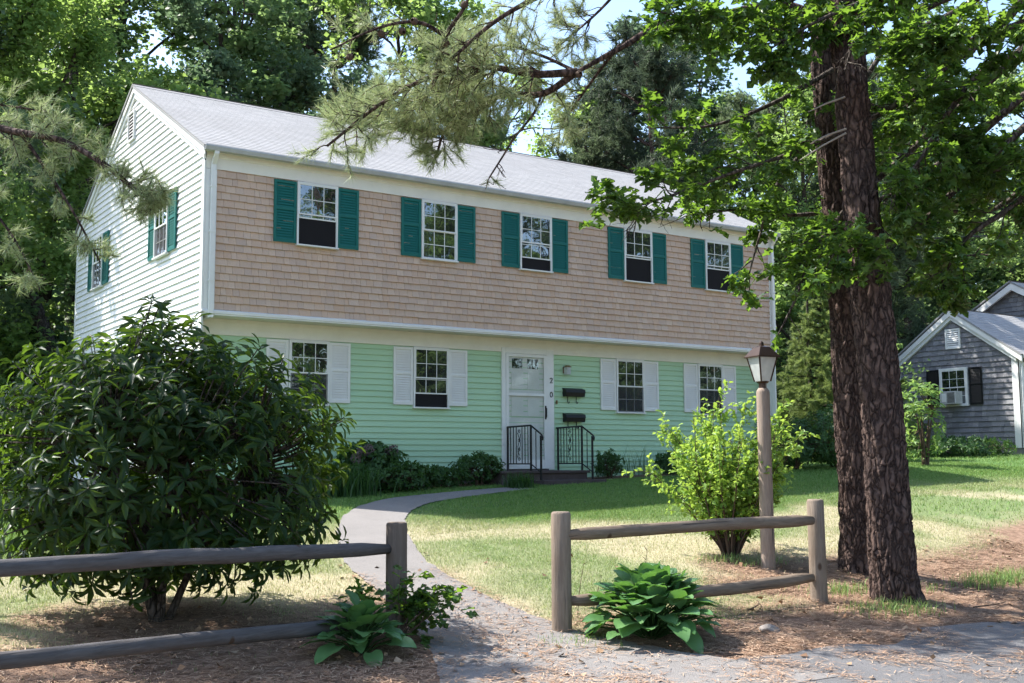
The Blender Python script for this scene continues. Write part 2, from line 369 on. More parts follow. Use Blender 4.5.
def needle_tuft(n, L, w, spread, seed):
    r = random.Random(seed); V = []; F = []
    for k in range(n):
        th = r.uniform(0, 2*math.pi); ph = r.uniform(.15, spread); base = r.uniform(-.9, .25)*L; l = L*r.uniform(.75, 1.1)
        d = np.array([math.sin(ph)*math.cos(th), math.cos(ph), math.sin(ph)*math.sin(th)]); s_ = np.cross(d, [r.uniform(-1, 1), r.uniform(-1, 1), r.uniform(-1, 1)]); s_ = s_/np.linalg.norm(s_)*w/2
        b = np.array([0, base, 0]); i = len(V); V += [tuple(b-s_), tuple(b+s_), tuple(b+d*l+np.array([0, 0, -.08*l]))]; F.append((i, i+1, i+2))
    return V, F
# ------------------------------------------------------------------ the setting: ground, path, road
rng = np.random.default_rng(7)
def vnoise(x, y, s, seed=0):
    """cheap smooth value noise on arrays, 0..1"""
    x = np.asarray(x)*s; y = np.asarray(y)*s; xi = np.floor(x).astype(int); yi = np.floor(y).astype(int); fx = x-xi; fy = y-yi
    fx = fx*fx*(3-2*fx); fy = fy*fy*(3-2*fy)
    def h(a, b):
        n = np.sin((a*127.1+b*311.7+seed*74.7))*43758.5453; return n-np.floor(n)
    return (h(xi, yi)*(1-fx)+h(xi+1, yi)*fx)*(1-fy)+(h(xi, yi+1)*(1-fx)+h(xi+1, yi+1)*fx)*fy
def fbm(x, y, s, seed=0, o=4):
    return sum(vnoise(x, y, s*2**k, seed+k)*.5**k for k in range(o))/sum(.5**k for k in range(o))
PATH = np.array([(-.60, -11.0), (-.55, -10.0), (-.48, -9.0), (-.34, -7.9), (-.18, -6.9), (.12, -5.6), (.72, -4.2), (1.32, -3.05), (1.95, -2.2), (2.75, -1.62), (3.7, -1.32), (4.5, -1.12), (5.0, -1.02), (5.3, -.98)])
PWID = np.array([3.2, 2.3, 1.45, 1.05, .88, .86, .84, .82, .80, .72, .58, .5, .45, .4])
def _resample(P, W, n):
    s = np.r_[0, np.cumsum(np.linalg.norm(np.diff(P, axis=0), axis=1))]; t = np.linspace(0, s[-1], n)
    Q = np.c_[np.interp(t, s, P[:, 0]), np.interp(t, s, P[:, 1])]
    k = np.ones(9)/9
    Qp = np.vstack([np.repeat(Q[:1], 4, 0), Q, np.repeat(Q[-1:], 4, 0)]); Q = np.c_[np.convolve(Qp[:, 0], k, 'valid'), np.convolve(Qp[:, 1], k, 'valid')]
    return Q, np.interp(t, s, W)
PQ, PW = _resample(PATH, PWID, 160)
def path_dist(x, y):
    """distance outside the path's edge (negative inside)"""
    x = np.asarray(x, float); y = np.asarray(y, float); sh = x.shape; x = x.ravel(); y = y.ravel(); out = np.empty(len(x))
    for i in range(0, len(x), 20000):
        d = np.hypot(x[i:i+20000, None]-PQ[None, :, 0], y[i:i+20000, None]-PQ[None, :, 1])-PW[None]/2; out[i:i+20000] = d.min(1)
    return out.reshape(sh)
def road_edge(x):
    return -9.95-.11*np.asarray(x)+(fbm(x, 3.3, .9, 5)-.5)*.9
def straw_mask(x, y):
    """bare, needle-covered soil: strip along the fence, round the pines, under the rhododendron"""
    n = (fbm(x, y, 1.1, 3)-.5)*1.6
    a = np.clip((-8.35+.28*np.clip(x-3, 0, 9)-y+n*.8)/.7, 0, 1)*np.clip((x+.2)/.4, 0, 1)       # right of the path
    pines = np.clip((2.0+n-np.hypot(x-4.4, (y+8.5)*1.1))/.8, 0, 1)
    b = np.clip((-7.0-y+n*.7)/.8, 0, 1)*np.clip((.2-x)/.4, 0, 1)
    c = np.clip((1.2+n*.6-np.hypot(x+2.7, y+7.3))/.5, 0, 1)
    bed = np.clip((y+.35+.2*n)/.15, 0, 1)*np.clip((.6-y)/.1, 0, 1)*np.clip((x-.2)/.2, 0, 1)*np.clip((12.6-x)/.2, 0, 1)
    return np.clip(np.maximum.reduce([a, pines, b, c, bed]), 0, 1)
def dry_shade_mask(x, y):
    n = fbm(x, y, .55, 11, 5); m = np.clip((n-.43)/.2, 0, 1)
    edge = np.clip((.8-path_dist(x, y))/.8, 0, 1)
    y = np.asarray(y); base = np.clip((-y-3.2)/3.0, 0, 1)*.50+.12; base = np.where(np.asarray(x) > 9, .35, base)
    return np.clip((m*.75+base*.6)*np.clip((-y-2.6)/2.2, .0, 1)+edge*.35*np.clip((-y-2)/2, 0, 1), 0, 1)  # dryness cut near the house puts its lawn shade into the grass colour
def axis_grid(lo, hi, a, b, fine, far):
    c = list(np.arange(a, b+1e-6, fine)); s = fine; p = a
    while p > lo: s = min(s*1.25, far); p -= s; c.append(p)
    s = fine; p = b
    while p < hi: s = min(s*1.25, far); p += s; c.append(p)
    return np.sort(np.array(c))
gx = axis_grid(-420, 620, -7, 16, .10, 40); gy = axis_grid(-320, 720, -12.5, 1, .10, 40)
X, Y = np.meshgrid(gx, gy); Z = H(X, Y)
near = (np.abs(X-4) < 14) & (np.abs(Y+6) < 9)
pd = path_dist(X, Y)
bumpz = (fbm(X, Y, 1.4, 9)-.5)*.05+(fbm(X, Y, 6, 19)-.5)*.018
Z = Z+bumpz*np.clip(pd/.4, 0, 1)*near*np.clip((Y-road_edge(X))/.4, 0, 1)
nx, ny = len(gx), len(gy); idx = np.arange(nx*ny).reshape(ny, nx)
Fg = np.stack([idx[:-1, :-1], idx[:-1, 1:], idx[1:, 1:], idx[1:, :-1]], -1).reshape(-1, 4)
wf = np.clip((Y-9)/2.5, 0, 1)+np.clip((-9-X-.0*Y)/2, 0, 1)*np.clip((Y+4)/3, 0, 1)
wf = np.clip(wf+np.clip((X-27)/2, 0, 1)*np.clip((Y-6)/2, 0, 1), 0, 1)
ground = fast_mesh('ground', np.c_[X.ravel(), Y.ravel(), Z.ravel()], Fg, M['ground'], None,
    {'straw': straw_mask(X, Y).ravel(), 'dry': dry_shade_mask(X, Y).ravel(), 'woodsfloor': wf.ravel()}, True)
ground['kind'] = 'structure'
def drape(name, U_, V_, fn, mat, lift):
    """sheet with parametric grid draped on the terrain"""
    u = np.linspace(0, 1, U_); v = np.linspace(0, 1, V_); A, B = np.meshgrid(u, v); x, y = fn(A, B); z = H(x, y)+lift
    ix = np.arange(U_*V_).reshape(V_, U_); F_ = np.stack([ix[:-1, :-1], ix[:-1, 1:], ix[1:, 1:], ix[1:, :-1]], -1).reshape(-1, 4)
    o = fast_mesh(name, np.c_[x.ravel(), y.ravel(), z.ravel()], F_, mat, None, None, True); o['kind'] = 'structure'; return o
def _pf(A, B):
    i = B*(len(PQ)-1); k = np.arange(len(PQ)); cx_ = np.interp(i, k, PQ[:, 0]); cy_ = np.interp(i, k, PQ[:, 1]); w = np.interp(i, k, PW)
    T = np.gradient(PQ, axis=0); T /= np.linalg.norm(T, axis=1, keepdims=True); nx_ = np.interp(i, k, -T[:, 1]); ny_ = np.interp(i, k, T[:, 0])
    e = (A-.5)*(w+(fbm(cx_*3, cy_*3+np.sign(A-.5)*9, 1.7, 2)-.5)*.16*np.abs(A-.5)*2); return cx_+nx_*e, cy_+ny_*e
drape('path', 13, 320, _pf, M['path'], .014)
def _rf(A, B):
    x = -40+A*100; e = road_edge(x)-.0; y = e-(B**1.5)*7.5; return x, y
drape('road', 1400, 40, _rf, M['road'], .010)

# ------------------------------------------------------------------ the green house
YL = .398; ZTF = 4.604; ZUB = 2.442; XR = 12.30; DEP = 7.91; ZR = 6.994; YR = 3.854; ZE = 4.927; EY = -.148; XO = -.074; XRO = 12.364
SLP = (ZR-ZE)/(YR-EY); ZG = -.42
house = empty('clapboard_house', (0, 0, 0), 'two storey house with mint green clapboard below tan shingles and white gable', 'house')
def board_wall(name, mat, to, a0, a1, z0, z1, exp, rng_fn=None, ho=.016, parent=house, shadow=.003):
    """overlapping boards; to(a,out,z) -> world"""
    mb = MB(); z = z0; rr = random.Random(3)
    while z < z1-1e-4:
        zt = min(z+exp, z1); l0, l1 = (a0, a1) if rng_fn is None else rng_fn(z)
        t0, t1 = (l0, l1) if rng_fn is None else rng_fn(zt)
        if l1-l0 > .03:
            if t1 < t0: t0 = t1 = (t0+t1)/2
            cuts = [0.0]; 
            while cuts[-1] < 1: cuts.append(min(1.0, cuts[-1]+rr.uniform(1.8, 4.2)/(l1-l0)))
            for c0, c1 in zip(cuts[:-1], cuts[1:]):
                g = .0012/(l1-l0); o = ho+rr.uniform(-.0012, .0012); dz = rr.uniform(-.0015, .0015)
                A0, A1 = l0+(l1-l0)*(c0+g), l0+(l1-l0)*(c1-g); B0, B1 = t0+(t1-t0)*(c0+g), t0+(t1-t0)*(c1-g)
                mb.quad(to(A0, o, z+dz), to(A1, o, z+dz), to(B1, .002, zt+.001), to(B0, .002, zt+.001))
                mb.quad(to(A0, 0, z+dz), to(A1, 0, z+dz), to(A1, o, z+dz), to(A0, o, z+dz))
        z += exp
    mb.quad(to(a0, 0, z0), to(a1, 0, z0), to(a1, 0, z1 if rng_fn is None else z0+.01), to(a0, 0, z1 if rng_fn is None else z0+.01))
    return mb.build(name, mat, parent)
front = lambda a, o, z: (a, -o, z)
frontL = lambda a, o, z: (a, YL-o, z)
left = lambda a, o, z: (-o, a, z)
right = lambda a, o, z: (XR+o, a, z)
backw = lambda a, o, z: (a, DEP+o, z)
# solid core behind the boards
core = MB(); core.box(.005, XR-.005, YL+.004, DEP-.004, ZG, 2.40)
core.prism([(.004, 2.401), (DEP-.004, 2.401), (DEP-.004, ZE-.02), (YR, ZR-.10), (.004, ZE-.02)], .005, XR-.005, 'x')
core.build('wall_core', M['dark'], house)
board_wall('green_wall', M['green'], frontL, .0, XR-.02, -.17, 2.13, .1, None, .023)
def gable_rng(z):
    a, b = 0.0, DEP
    if z > ZE-.13: a = max(a, (z-(ZE-.13))/SLP+EY+.02); b = min(b, 2*YR-a)
    return a, b
board_wall('gable_wall', M['white_clap'], left, 0, DEP, -.17, ZR-.14, .113, gable_rng, .030)
board_wall('gable_wall', M['white_clap'], right, 0, DEP, -.17, ZR-.14, .113, gable_rng, .030)
board_wall('back_wall', M['white_clap'], backw, 0, XR, -.17, ZE-.1, .113)
MB().box(-.004, XR+.004, YL-.008, DEP+.004, ZG-.3, -.172).build('foundation', M['foundation'], house)
def shingle_wall(name, mat, to, a0, a1, z0, z1, exp, parent, rng_fn=None, wr=(.075, .17), seed=5, th=.011):
    mb = MB(); rr = random.Random(seed); z = z0; k = 0
    while z < z1-1e-4:
        zt = min(z+exp, z1); l0, l1 = (a0, a1) if rng_fn is None else rng_fn(z); a = l0
        t0, t1 = (l0, l1) if rng_fn is None else rng_fn(zt)
        while a < l1-.01:
            w = rr.uniform(*wr); b = min(a+w, l1); g = .0016; o = th+rr.uniform(-.003, .004); dz = rr.uniform(-.004, .004)
            ta, tb = max(a+g, t0), min(b-g, t1)
            if tb > ta:
                i = len(mb.v)
                mb.v += [to(a+g, o, z+dz), to(b-g, o, z+dz), to(tb, .002, zt+.004), to(ta, .002, zt+.004), to(a+g, 0, z+dz), to(b-g, 0, z+dz)]
                mb.f += [(i, i+1, i+2, i+3), (i+4, i+5, i+1, i), (i+5, i+2, i+1), (i+4, i, i+3)]
            a = b
        z += exp; k += 1
    return mb.build(name, mat, parent)
shingle_wall('shingle_wall', M['cedar'], front, .17, 12.21, ZUB, ZTF+.02, .1137, house, None, (.07, .20), 5, .027)
# trim
def trim(name, mat, boxes, bev=.004):
    mb = MB()
    for b in boxes: mb.box(*b)
    return mb.build(name, mat, house, bevel=bev)
trim('corner_board', M['white'], [(0, .172, -.028, -.001, ZUB-.10, ZTF-.004)])
trim('corner_board', M['white'], [(-.030, -.001, -.028, .085, -.17, ZTF+.12)])
trim('corner_board', M['white'], [(12.205, XR+.03, -.028, -.001, ZUB-.10, ZTF-.004)])
trim('corner_board', M['white'], [(XR+.001, XR+.030, -.0275, .085, -.17, ZTF+.12)])
trim('corner_board', M['white'], [(XR+.001, XR+.03, DEP-.1, DEP+.02, -.17, ZTF+.1)])
trim('corner_board', M['white'], [(XR-.06, XR+.0285, YL-.03, YL-.001, -.172, 2.19)])
trim('corner_board', M['white'], [(-.03, -.001, DEP-.085, DEP+.02, -.17, ZTF+.1)])
fz = MB(); fz.prism([(-.03, ZTF), (-.004, ZTF), (-.004, ZE-.07), (-.045, ZE-.07), (-.045, ZTF+.19), (-.03, ZTF+.17)], .0, XR, 'x')
fz.build('upper_frieze', M['cream'], house)
MB().box(XO+.03, XRO-.03, EY+.01, -.047, ZE-.075, ZE-.055).build('soffit', M['cream'], house)
sk = MB(); sk.prism([(-.04, ZUB-.085), (-.001, ZUB-.085), (-.001, ZUB), (-.022, ZUB), (-.052, ZUB-.022), (-.052, ZUB-.06), (-.04, ZUB-.07)], -.032, XR+.032, 'x')
sk.build('skirt_board', M['white'], house)
MB().box(-.028, XR+.028, -.0005, YL-.006, ZUB-.084, ZUB-.064).build('overhang_soffit', M['cream'], house)
lf = MB(); lf.box(-.026, XR-.061, YL-.034, YL-.002, 2.108, ZUB-.086); lf.box(-.026, XR-.061, YL-.046, YL-.0345, ZUB-.125, ZUB-.086)
lf.build('lower_frieze', M['cream'], house)
# overhang end cheeks
MB().box(-.001, .02, .0, YL, ZUB-.08, ZUB-.002).build('overhang_cheek', M['white'], house)
# roof
def roof_slab(name, mat, parent, x0, x1, ye, ze, yr, zr, th=.045, axis='x', uvs=True):
    me = bpy.data.meshes.new(name); s = math.hypot(yr-ye, zr-ze); nz = (yr-ye)/s; ny_ = -(zr-ze)/s
    mk = (lambda t, a, z: (t, a, z)) if axis == 'x' else (lambda t, a, z: (a, t, z))
    N = 40; rows = []
    rr = random.Random(8)
    vs = []; fs = []; uv = []
    nrow = int(s/.125); 
    for r in range(nrow+1):
        f0 = min(1, r*.125/s); f1 = min(1, (r+1)*.125/s)
        if f1 <= f0: break
        lip = .004
        for j in range(N):
            xa, xb = x0+(x1-x0)*j/N, x0+(x1-x0)*(j+1)/N; i = len(vs)
            def P(x, f, h): return mk(x, ye+(yr-ye)*f+ny_*h, ze+(zr-ze)*f+nz*h)
            vs += [P(xa, f0, lip), P(xb, f0, lip), P(xb, f1, 0), P(xa, f1, 0), P(xa, f0, -.001), P(xb, f0, -.001)]
            fs += [(i, i+1, i+2, i+3), (i+4, i+5, i+1, i)]
            uv += [(xa, f0*s), (xb, f0*s), (xb, f1*s), (xa, f1*s), (xa, f0*s), (xb, f0*s), (xb, f0*s), (xa, f0*s)]
    i = len(vs)
    def P(x, f, h): return mk(x, ye+(yr-ye)*f+ny_*h, ze+(zr-ze)*f+nz*h)
    vs += [P(x0, 0, -.002), P(x1, 0, -.002), P(x1, 1, -.002), P(x0, 1, -.002), P(x0, 0, -th), P(x1, 0, -th), P(x1, 1, -th), P(x0, 1, -th)]
    bf = [(i+4, i+7, i+6, i+5), (i, i+4, i+5, i+1), (i+1, i+5, i+6, i+2), (i+3, i+7, i+4, i)]
    fs += bf; uv += [(0, 0)]*16
    me.from_pydata(vs, [], fs); me.materials.append(mat); l = me.uv_layers.new(name='UVMap'); l.data.foreach_set('uv', np.array(uv, np.float32).ravel()); me.update()
    o = bpy.data.objects.new(name, me); COL.objects.link(o); o.parent = parent; return o
rf = roof_slab('roof', M['roof'], house, XO-.012, XRO+.012, EY-.015, ZE, YR, ZR)
roof_slab('roof', M['roof'], house, XO-.012, XRO+.012, 2*YR-EY+.015, ZE, YR, ZR)
rc = MB(); rc.prism([(YR-.10, ZR-.042), (YR, ZR+.014), (YR+.10, ZR-.042), (YR+.09, ZR-.046), (YR, ZR+.004), (YR-.09, ZR-.046)], XO-.012, XRO+.012, 'x'); rc.build('ridge_cap', M['roof'], rf)
for xa, xb, xc in ((XO, 0.0, -1), (XRO, XR, 1)):
    for sgn in (1, -1):
        yy = lambda y: y if sgn > 0 else 2*YR-y
        m1 = MB(); m1.prism([(yy(EY), ZE-.05), (yy(YR), ZR-.05), (yy(YR), ZR-.135), (yy(EY), ZE-.15), ], xa, xa-xc*.022, 'x')
        m1.build('rake_board', M['white'], house)
        m2 = MB(); m2.prism([(yy(EY+.1), ZE-.085), (yy(YR), ZR-.137), (yy(YR), ZR-.235), (yy(EY+.1), ZE-.185)], xb+xc*.048, xb+xc*.0185, 'x'); m2.build('rake_board', M['white'], house)
        m3 = MB(); m3.prism([(yy(EY+.02), ZE-.052), (yy(YR), ZR-.052), (yy(YR), ZR-.07), (yy(EY+.02), ZE-.07)], xa-xc*.0225, xb, 'x'); m3.build('rake_soffit', M['white'], house)
# gutters and downspouts
gu = MB(); pr = [(EY-.09, ZE-.005), (EY-.095, ZE-.03), (EY-.075, ZE-.085), (EY+.008, ZE-.09), (EY+.008, ZE-.005), (EY-.004, ZE-.005), (EY-.004, ZE-.075), (EY-.068, ZE-.072), (EY-.082, ZE-.03), (EY-.08, ZE-.005)]
M['gutter'] = paint('grey_aluminium_gutter', (.42, .43, .42), .4, .2, 4)
gu.prism(pr, XO-.01, XRO+.01, 'x'); gut = gu.build('gutter', M['gutter'], house)
def downspout(x, yw, ztop, zbot):
    mb = MB(); P = [(x, EY-.04, ztop+.0), (x, EY-.04, ztop-.06), (x, yw-.07, ztop-.20), (x, yw-.07, zbot)]
    w = .034; d = .026
    for (a, b) in zip(P[:-1], P[1:]):
        i = len(mb.v)
        for p in (a, b): mb.v += [(p[0]-w, p[1]-d, p[2]), (p[0]+w, p[1]-d, p[2]), (p[0]+w, p[1]+d, p[2]), (p[0]-w, p[1]+d, p[2])]
        mb.f += [(i+k, i+(k+1) % 4, i+4+(k+1) % 4, i+4+k) for k in range(4)]
    for zz in (ztop-.55, (ztop+zbot)/2, zbot+.5): mb.box(x-w-.008, x+w+.008, yw-.1-.002, yw-.02, zz, zz+.03)
    return mb.build('downspout', M['white'], house)
downspout(.10, 0, ZE-.07, ZUB-.08); downspout(12.262, 0, ZE-.07, ZUB-.02)
mb = MB(); mb.box(12.228, 12.296, -.1, YL-.06, ZUB-.06, ZUB-.02); mb.box(12.228, 12.296, YL-.10, YL-.048, -.15, ZUB-.13); mb.build('downspout', M['white'], house)
mb = MB(); mb.box(.066, .134, -.1, YL-.06, ZUB-.13, ZUB-.086); mb.box(.066, .134, YL-.10, YL-.048, -.15, ZUB-.13); mb.build('downspout', M['white'], house)
# shutters and windows
def shutter_mesh(w, h, to, mat, name='shutter'):
    mb = MB(); t = .026; o0 = .020; fr = .045
    def bx(a0, a1, z0, z1, oa, ob):
        i = len(mb.v)
        mb.v += [to(a, o, z) for z in (z0, z1) for (a, o) in ((a0, oa), (a1, oa), (a1, ob), (a0, ob))]
        mb.f += [(i, i+3, i+2, i+1), (i+4, i+5, i+6, i+7), (i, i+1, i+5, i+4), (i+1, i+2, i+6, i+5), (i+2, i+3, i+7, i+6), (i+3, i, i+4, i+7)]
    bx(0, fr, 0, h, o0, o0+t); bx(w-fr, w, 0, h, o0, o0+t)
    bx(fr, w-fr, 0, fr*1.3, o0+.001, o0+t-.001); bx(fr, w-fr, h-fr, h, o0+.001, o0+t-.001); bx(fr, w-fr, h*.52, h*.52+fr, o0+.001, o0+t-.001)
    for (za, zb) in ((fr*1.3, h*.52), (h*.52+fr, h-fr)):
        n = max(2, int((zb-za)/.040)); s_ = (zb-za)/n
        for k in range(n):
            z = za+k*s_; i = len(mb.v)
            mb.v += [to(fr-.002, o0+.021, z), to(w-fr+.002, o0+.021, z), to(w-fr+.002, o0+.004, z+s_*1.05), to(fr-.002, o0+.004, z+s_*1.05), to(fr-.002, o0+.021, z-.004), to(w-fr+.002, o0+.021, z-.004)]
            mb.f += [(i, i+1, i+2, i+3), (i+4, i+5, i+1, i)]
    i = len(mb.v); mb.v += [to(fr-.002, o0+.002, .01), to(w-fr+.002, o0+.002, .01), to(w-fr+.002, o0+.002, h-.01), to(fr-.002, o0+.002, h-.01)]; mb.f.append((i, i+1, i+2, i+3))
    o = mb.build(name, mat, house); return o
def window(parent, to, c, hw, z0, z1, opened=0.0, low_screen=False, cols=3, rows=2, casing=.026, sill=.05, fmat=None):
    fm = fmat or M['white']
    def bx(mb, a0, a1, zz0, zz1, oa, ob):
        i = len(mb.v)
        mb.v += [to(a, o, z) for z in (zz0, zz1) for (a, o) in ((a0, oa), (a1, oa), (a1, ob), (a0, ob))]
        mb.f += [(i, i+3, i+2, i+1), (i+4, i+5, i+6, i+7), (i, i+1, i+5, i+4), (i+1, i+2, i+6, i+5), (i+2, i+3, i+7, i+6), (i+3, i, i+4, i+7)]
    f = MB(); o1 = .062
    bx(f, c-hw, c-hw+casing, z0+sill*.5, z1, 0, o1); bx(f, c+hw-casing, c+hw, z0+sill*.5, z1, 0, o1)
    bx(f, c-hw+casing, c+hw-casing, z1-casing, z1, 0, o1-.001); bx(f, c-hw-.012, c+hw+.012, z0, z0+sill*.5, 0, o1+.022)
    w = f.build('window', fm, parent, bevel=.002)
    b = MB(); bx(b, c-hw+casing-.004, c+hw-casing+.004, z0+sill*.5-.004, z1-casing+.004, .0262, .0272); b.build('dark_room_plate', M['dark'], w)  # flat black plate, the unlit room put into its colour
    ia0, ia1 = c-hw+casing, c+hw-casing; iz0, iz1 = z0+sill*.5, z1-casing; mid = (iz0+iz1)/2; sr = .020; mun = .011
    def sash(za, zb, o, bars=True):
        s = MB(); bx(s, ia0, ia0+sr, za, zb, o, o+.014); bx(s, ia1-sr, ia1, za, zb, o, o+.014)
        bx(s, ia0+sr, ia1-sr, za, za+sr*1.1, o, o+.0135); bx(s, ia0+sr, ia1-sr, zb-sr, zb, o, o+.0135)
        if bars:
            for k in range(1, cols): x = ia0+sr+(ia1-ia0-2*sr)*k/cols; bx(s, x-mun/2, x+mun/2, za+sr*1.1, zb-sr, o+.004, o+.0125)
            for k in range(1, rows): z = za+sr+(zb-za-2*sr)*k/rows; bx(s, ia0+sr, ia1-sr, z-mun/2, z+mun/2, o+.0045, o+.012)
        s.build('sash', fm, w)
        p = MB(); pts = [to(ia0+sr, o+.006, za+sr*1.1), to(ia1-sr, o+.006, za+sr*1.1), to(ia1-sr, o+.006, zb-sr), to(ia0+sr, o+.006, zb-sr)]
        p.quad(*pts); p.build('pane', M['glass'], w)
    sash(mid-sr*.5, iz1, .0435)
    lift = opened*(mid-iz0)
    sash(iz0+lift, mid+lift, .0274 if opened else .0285)
    if low_screen or opened:
        s = MB(); o = .0432
        if opened:
            p = MB(); pass
        else:
            s.quad(to(ia0, o, iz0), to(ia1, o, iz0), to(ia1, o, mid-sr*.5), to(ia0, o, mid-sr*.5))
            # fine mesh: thin see-through weave approximated by separate wires is sub-pixel; the mesh screen is a thin sheet behind bars
            for k in range(1, cols): x = ia0+sr+(ia1-ia0-2*sr)*k/cols; bx(s, x-.002, x+.002, iz0, mid-sr*.5, o+.0003, o+.001)
            s.build('screen', M['screen'], w)
    return w
frontW = lambda a, o, z: (a, -o-.008, z)
UW = [1.828, 4.096, 6.128, 8.563, 10.698]; LW = [1.900, 4.175, 8.651, 10.803]; HW = .352; SU = .379
su = shutter_mesh(SU, .994, front, M['teal']); slw = shutter_mesh(SU-.006, .984, frontL, M['white'])
first = {'u': True, 'l': True}
def put_shutter(src, key, x, z):
    o = src if first[key] else src.copy()
    if not first[key]: COL.objects.link(o); o.parent = house
    first[key] = False; o.location = (x, 0, z); return o
for c, op in zip(UW, (.86, 0, .42, .90, .86)):
    put_shutter(su, 'u', c-.357-SU, 3.588); put_shutter(su, 'u', c+.357, 3.588)
    window(house, frontW, c, HW, 3.555, 4.59, op)
for c, op, scn in zip(LW, (0, .45, 0, 0), (True, False, True, True)):
    put_shutter(slw, 'l', c-.357-SU+.003, 1.1035); put_shutter(slw, 'l', c+.357+.003, 1.1035)
    window(house, frontL, c, HW, 1.045, 2.10, op, scn)
sg = shutter_mesh(SU, 1.01, lambda a, o, z: (-o-.012, a, z), M['teal']); fg = True
for c in (1.985, 6.07):
    for a in (c-.357-SU, c+.357):
        o = sg if fg else sg.copy()
        if not fg: COL.objects.link(o); o.parent = house
        fg = False; o.location = (0, a, 3.56)
    window(house, lambda a, o, z: (-o-.012, a, z), c, HW, 3.53, 4.575, 0, True)
# gable vent
vt = MB(); zb_, zt_, ya, yb = 6.02, 6.50, 3.84, 4.17
for b in ((-.062, -.012, ya-.035, ya, zb_-.035, zt_+.035), (-.062, -.012, yb, yb+.035, zb_-.035, zt_+.035), (-.061, -.012, ya, yb, zt_, zt_+.034), (-.066, -.012, ya, yb, zb_-.034, zb_)): vt.box(*b)
vo = vt.build('gable_vent', M['white'], house)
sv = MB()
for k in range(8):
    z = zb_+k*(zt_-zb_)/8; sv.quad((-.052, ya, z), (-.052, yb, z), (-.034, yb, z+.035), (-.034, ya, z+.035))
sv.build('louver_slat', M['white'], vo); MB().quad((-.0315, ya, zb_), (-.0315, yb, zb_), (-.0315, yb, zt_), (-.0315, ya, zt_)).build('vent_dark_sheet', M['dark'], vo)  # dark sheet behind the slats stands in for the shaded hollow
# front door
dr = MB(); d0 = YL
dr.box(5.64, 5.725, d0-.045, d0-.018, -.02, 2.19); dr.box(6.635, 6.80, d0-.045, d0-.018, -.02, 2.19); dr.box(5.725, 6.635, d0-.0445, d0-.018, 2.09, 2.19)
dtrim = dr.build('door_frame', M['white'], house, bevel=.003)
ds = MB(); ds.box(5.727, 6.633, d0-.020, d0-.017, 0, 2.088)
for (a0, a1, z0, z1) in ((5.86, 6.12, .22, .80), (6.22, 6.48, .22, .80), (5.86, 6.12, .95, 1.28), (6.22, 6.48, .95, 1.28), (5.86, 6.12, 1.44, 1.76), (6.22, 6.48, 1.44, 1.76)): ds.box(a0, a1, d0-.0255, d0-.0202, z0, z1)
door = ds.build('door', M['white'], house, bevel=.003)
for a0, a1 in ((5.875, 6.10), (6.215, 6.455)): MB().box(a0, a1, d0-.0245, d0-.0203, 1.82, 2.0).build('pane', M['glass'], door)
st = MB()
for b in ((5.728, 5.79, 0, 2.086), (6.57, 6.632, 0, 2.086)): st.box(b[0], b[1], d0-.052, d0-.032, b[2], b[3])
for z0, z1 in ((0, .16), (1.32, 1.37), (2.03, 2.086)): st.box(5.79, 6.57, d0-.051, d0-.033, z0, z1)
sd = st.build('storm_door', M['white'], house, bevel=.002)
def _clear():
    k = NM('clear_door_glass'); t = k.n.new('ShaderNodeBsdfTransparent'); t.inputs[0].default_value = (.86, .88, .87, 1); g = k.n.new('ShaderNodeBsdfGlossy'); g.inputs['Roughness'].default_value = .02
    m = k.n.new('ShaderNodeMixShader'); m.inputs[0].default_value = .05; k.l.new(t.outputs[0], m.inputs[1]); k.l.new(g.outputs[0], m.inputs[2]); k.l.new(m.outputs[0], k.out.inputs[0]); return k.m
M['clear'] = _clear()
for z0, z1 in ((.16, 1.32), (1.37, 2.03)): MB().quad((5.79, d0-.042, z0), (6.57, d0-.042, z0), (6.57, d0-.042, z1), (5.79, d0-.042, z1)).build('glass_panel', M['clear'], sd)
hd = MB(); hd.tube([(6.60, d0-.055, .93), (6.60, d0-.085, .95), (6.60, d0-.085, 1.10), (6.60, d0-.055, 1.12)], .011, 6); hd.box(6.585, 6.615, d0-.058, d0-.052, .90, 1.15); hd.build('handle', M['iron'], sd)
MB().box(5.73, 6.63, d0-.10, d0-.053, -.0295, -.004).build('threshold', M['step'], house)
# house numbers 2 and 0, dark metal on the right door trim
def stroke(name, pts, loc):
    mb = MB(); mb.tube([(loc[0]+.8*x, loc[1], loc[2]+.8*z) for x, z in pts], .008, 5); return mb.build(name, M['iron'], house)
stroke('house_number', [(-.032, .028), (-.025, .050), (0, .060), (.028, .048), (.030, .022), (.010, -.008), (-.034, -.050), (.036, -.050)], (6.735, d0-.050, 1.62))
stroke('house_number', [(.034*math.sin(t), .056*math.cos(t)) for t in np.linspace(0, 2*math.pi, 15)], (6.735, d0-.050, 1.36))
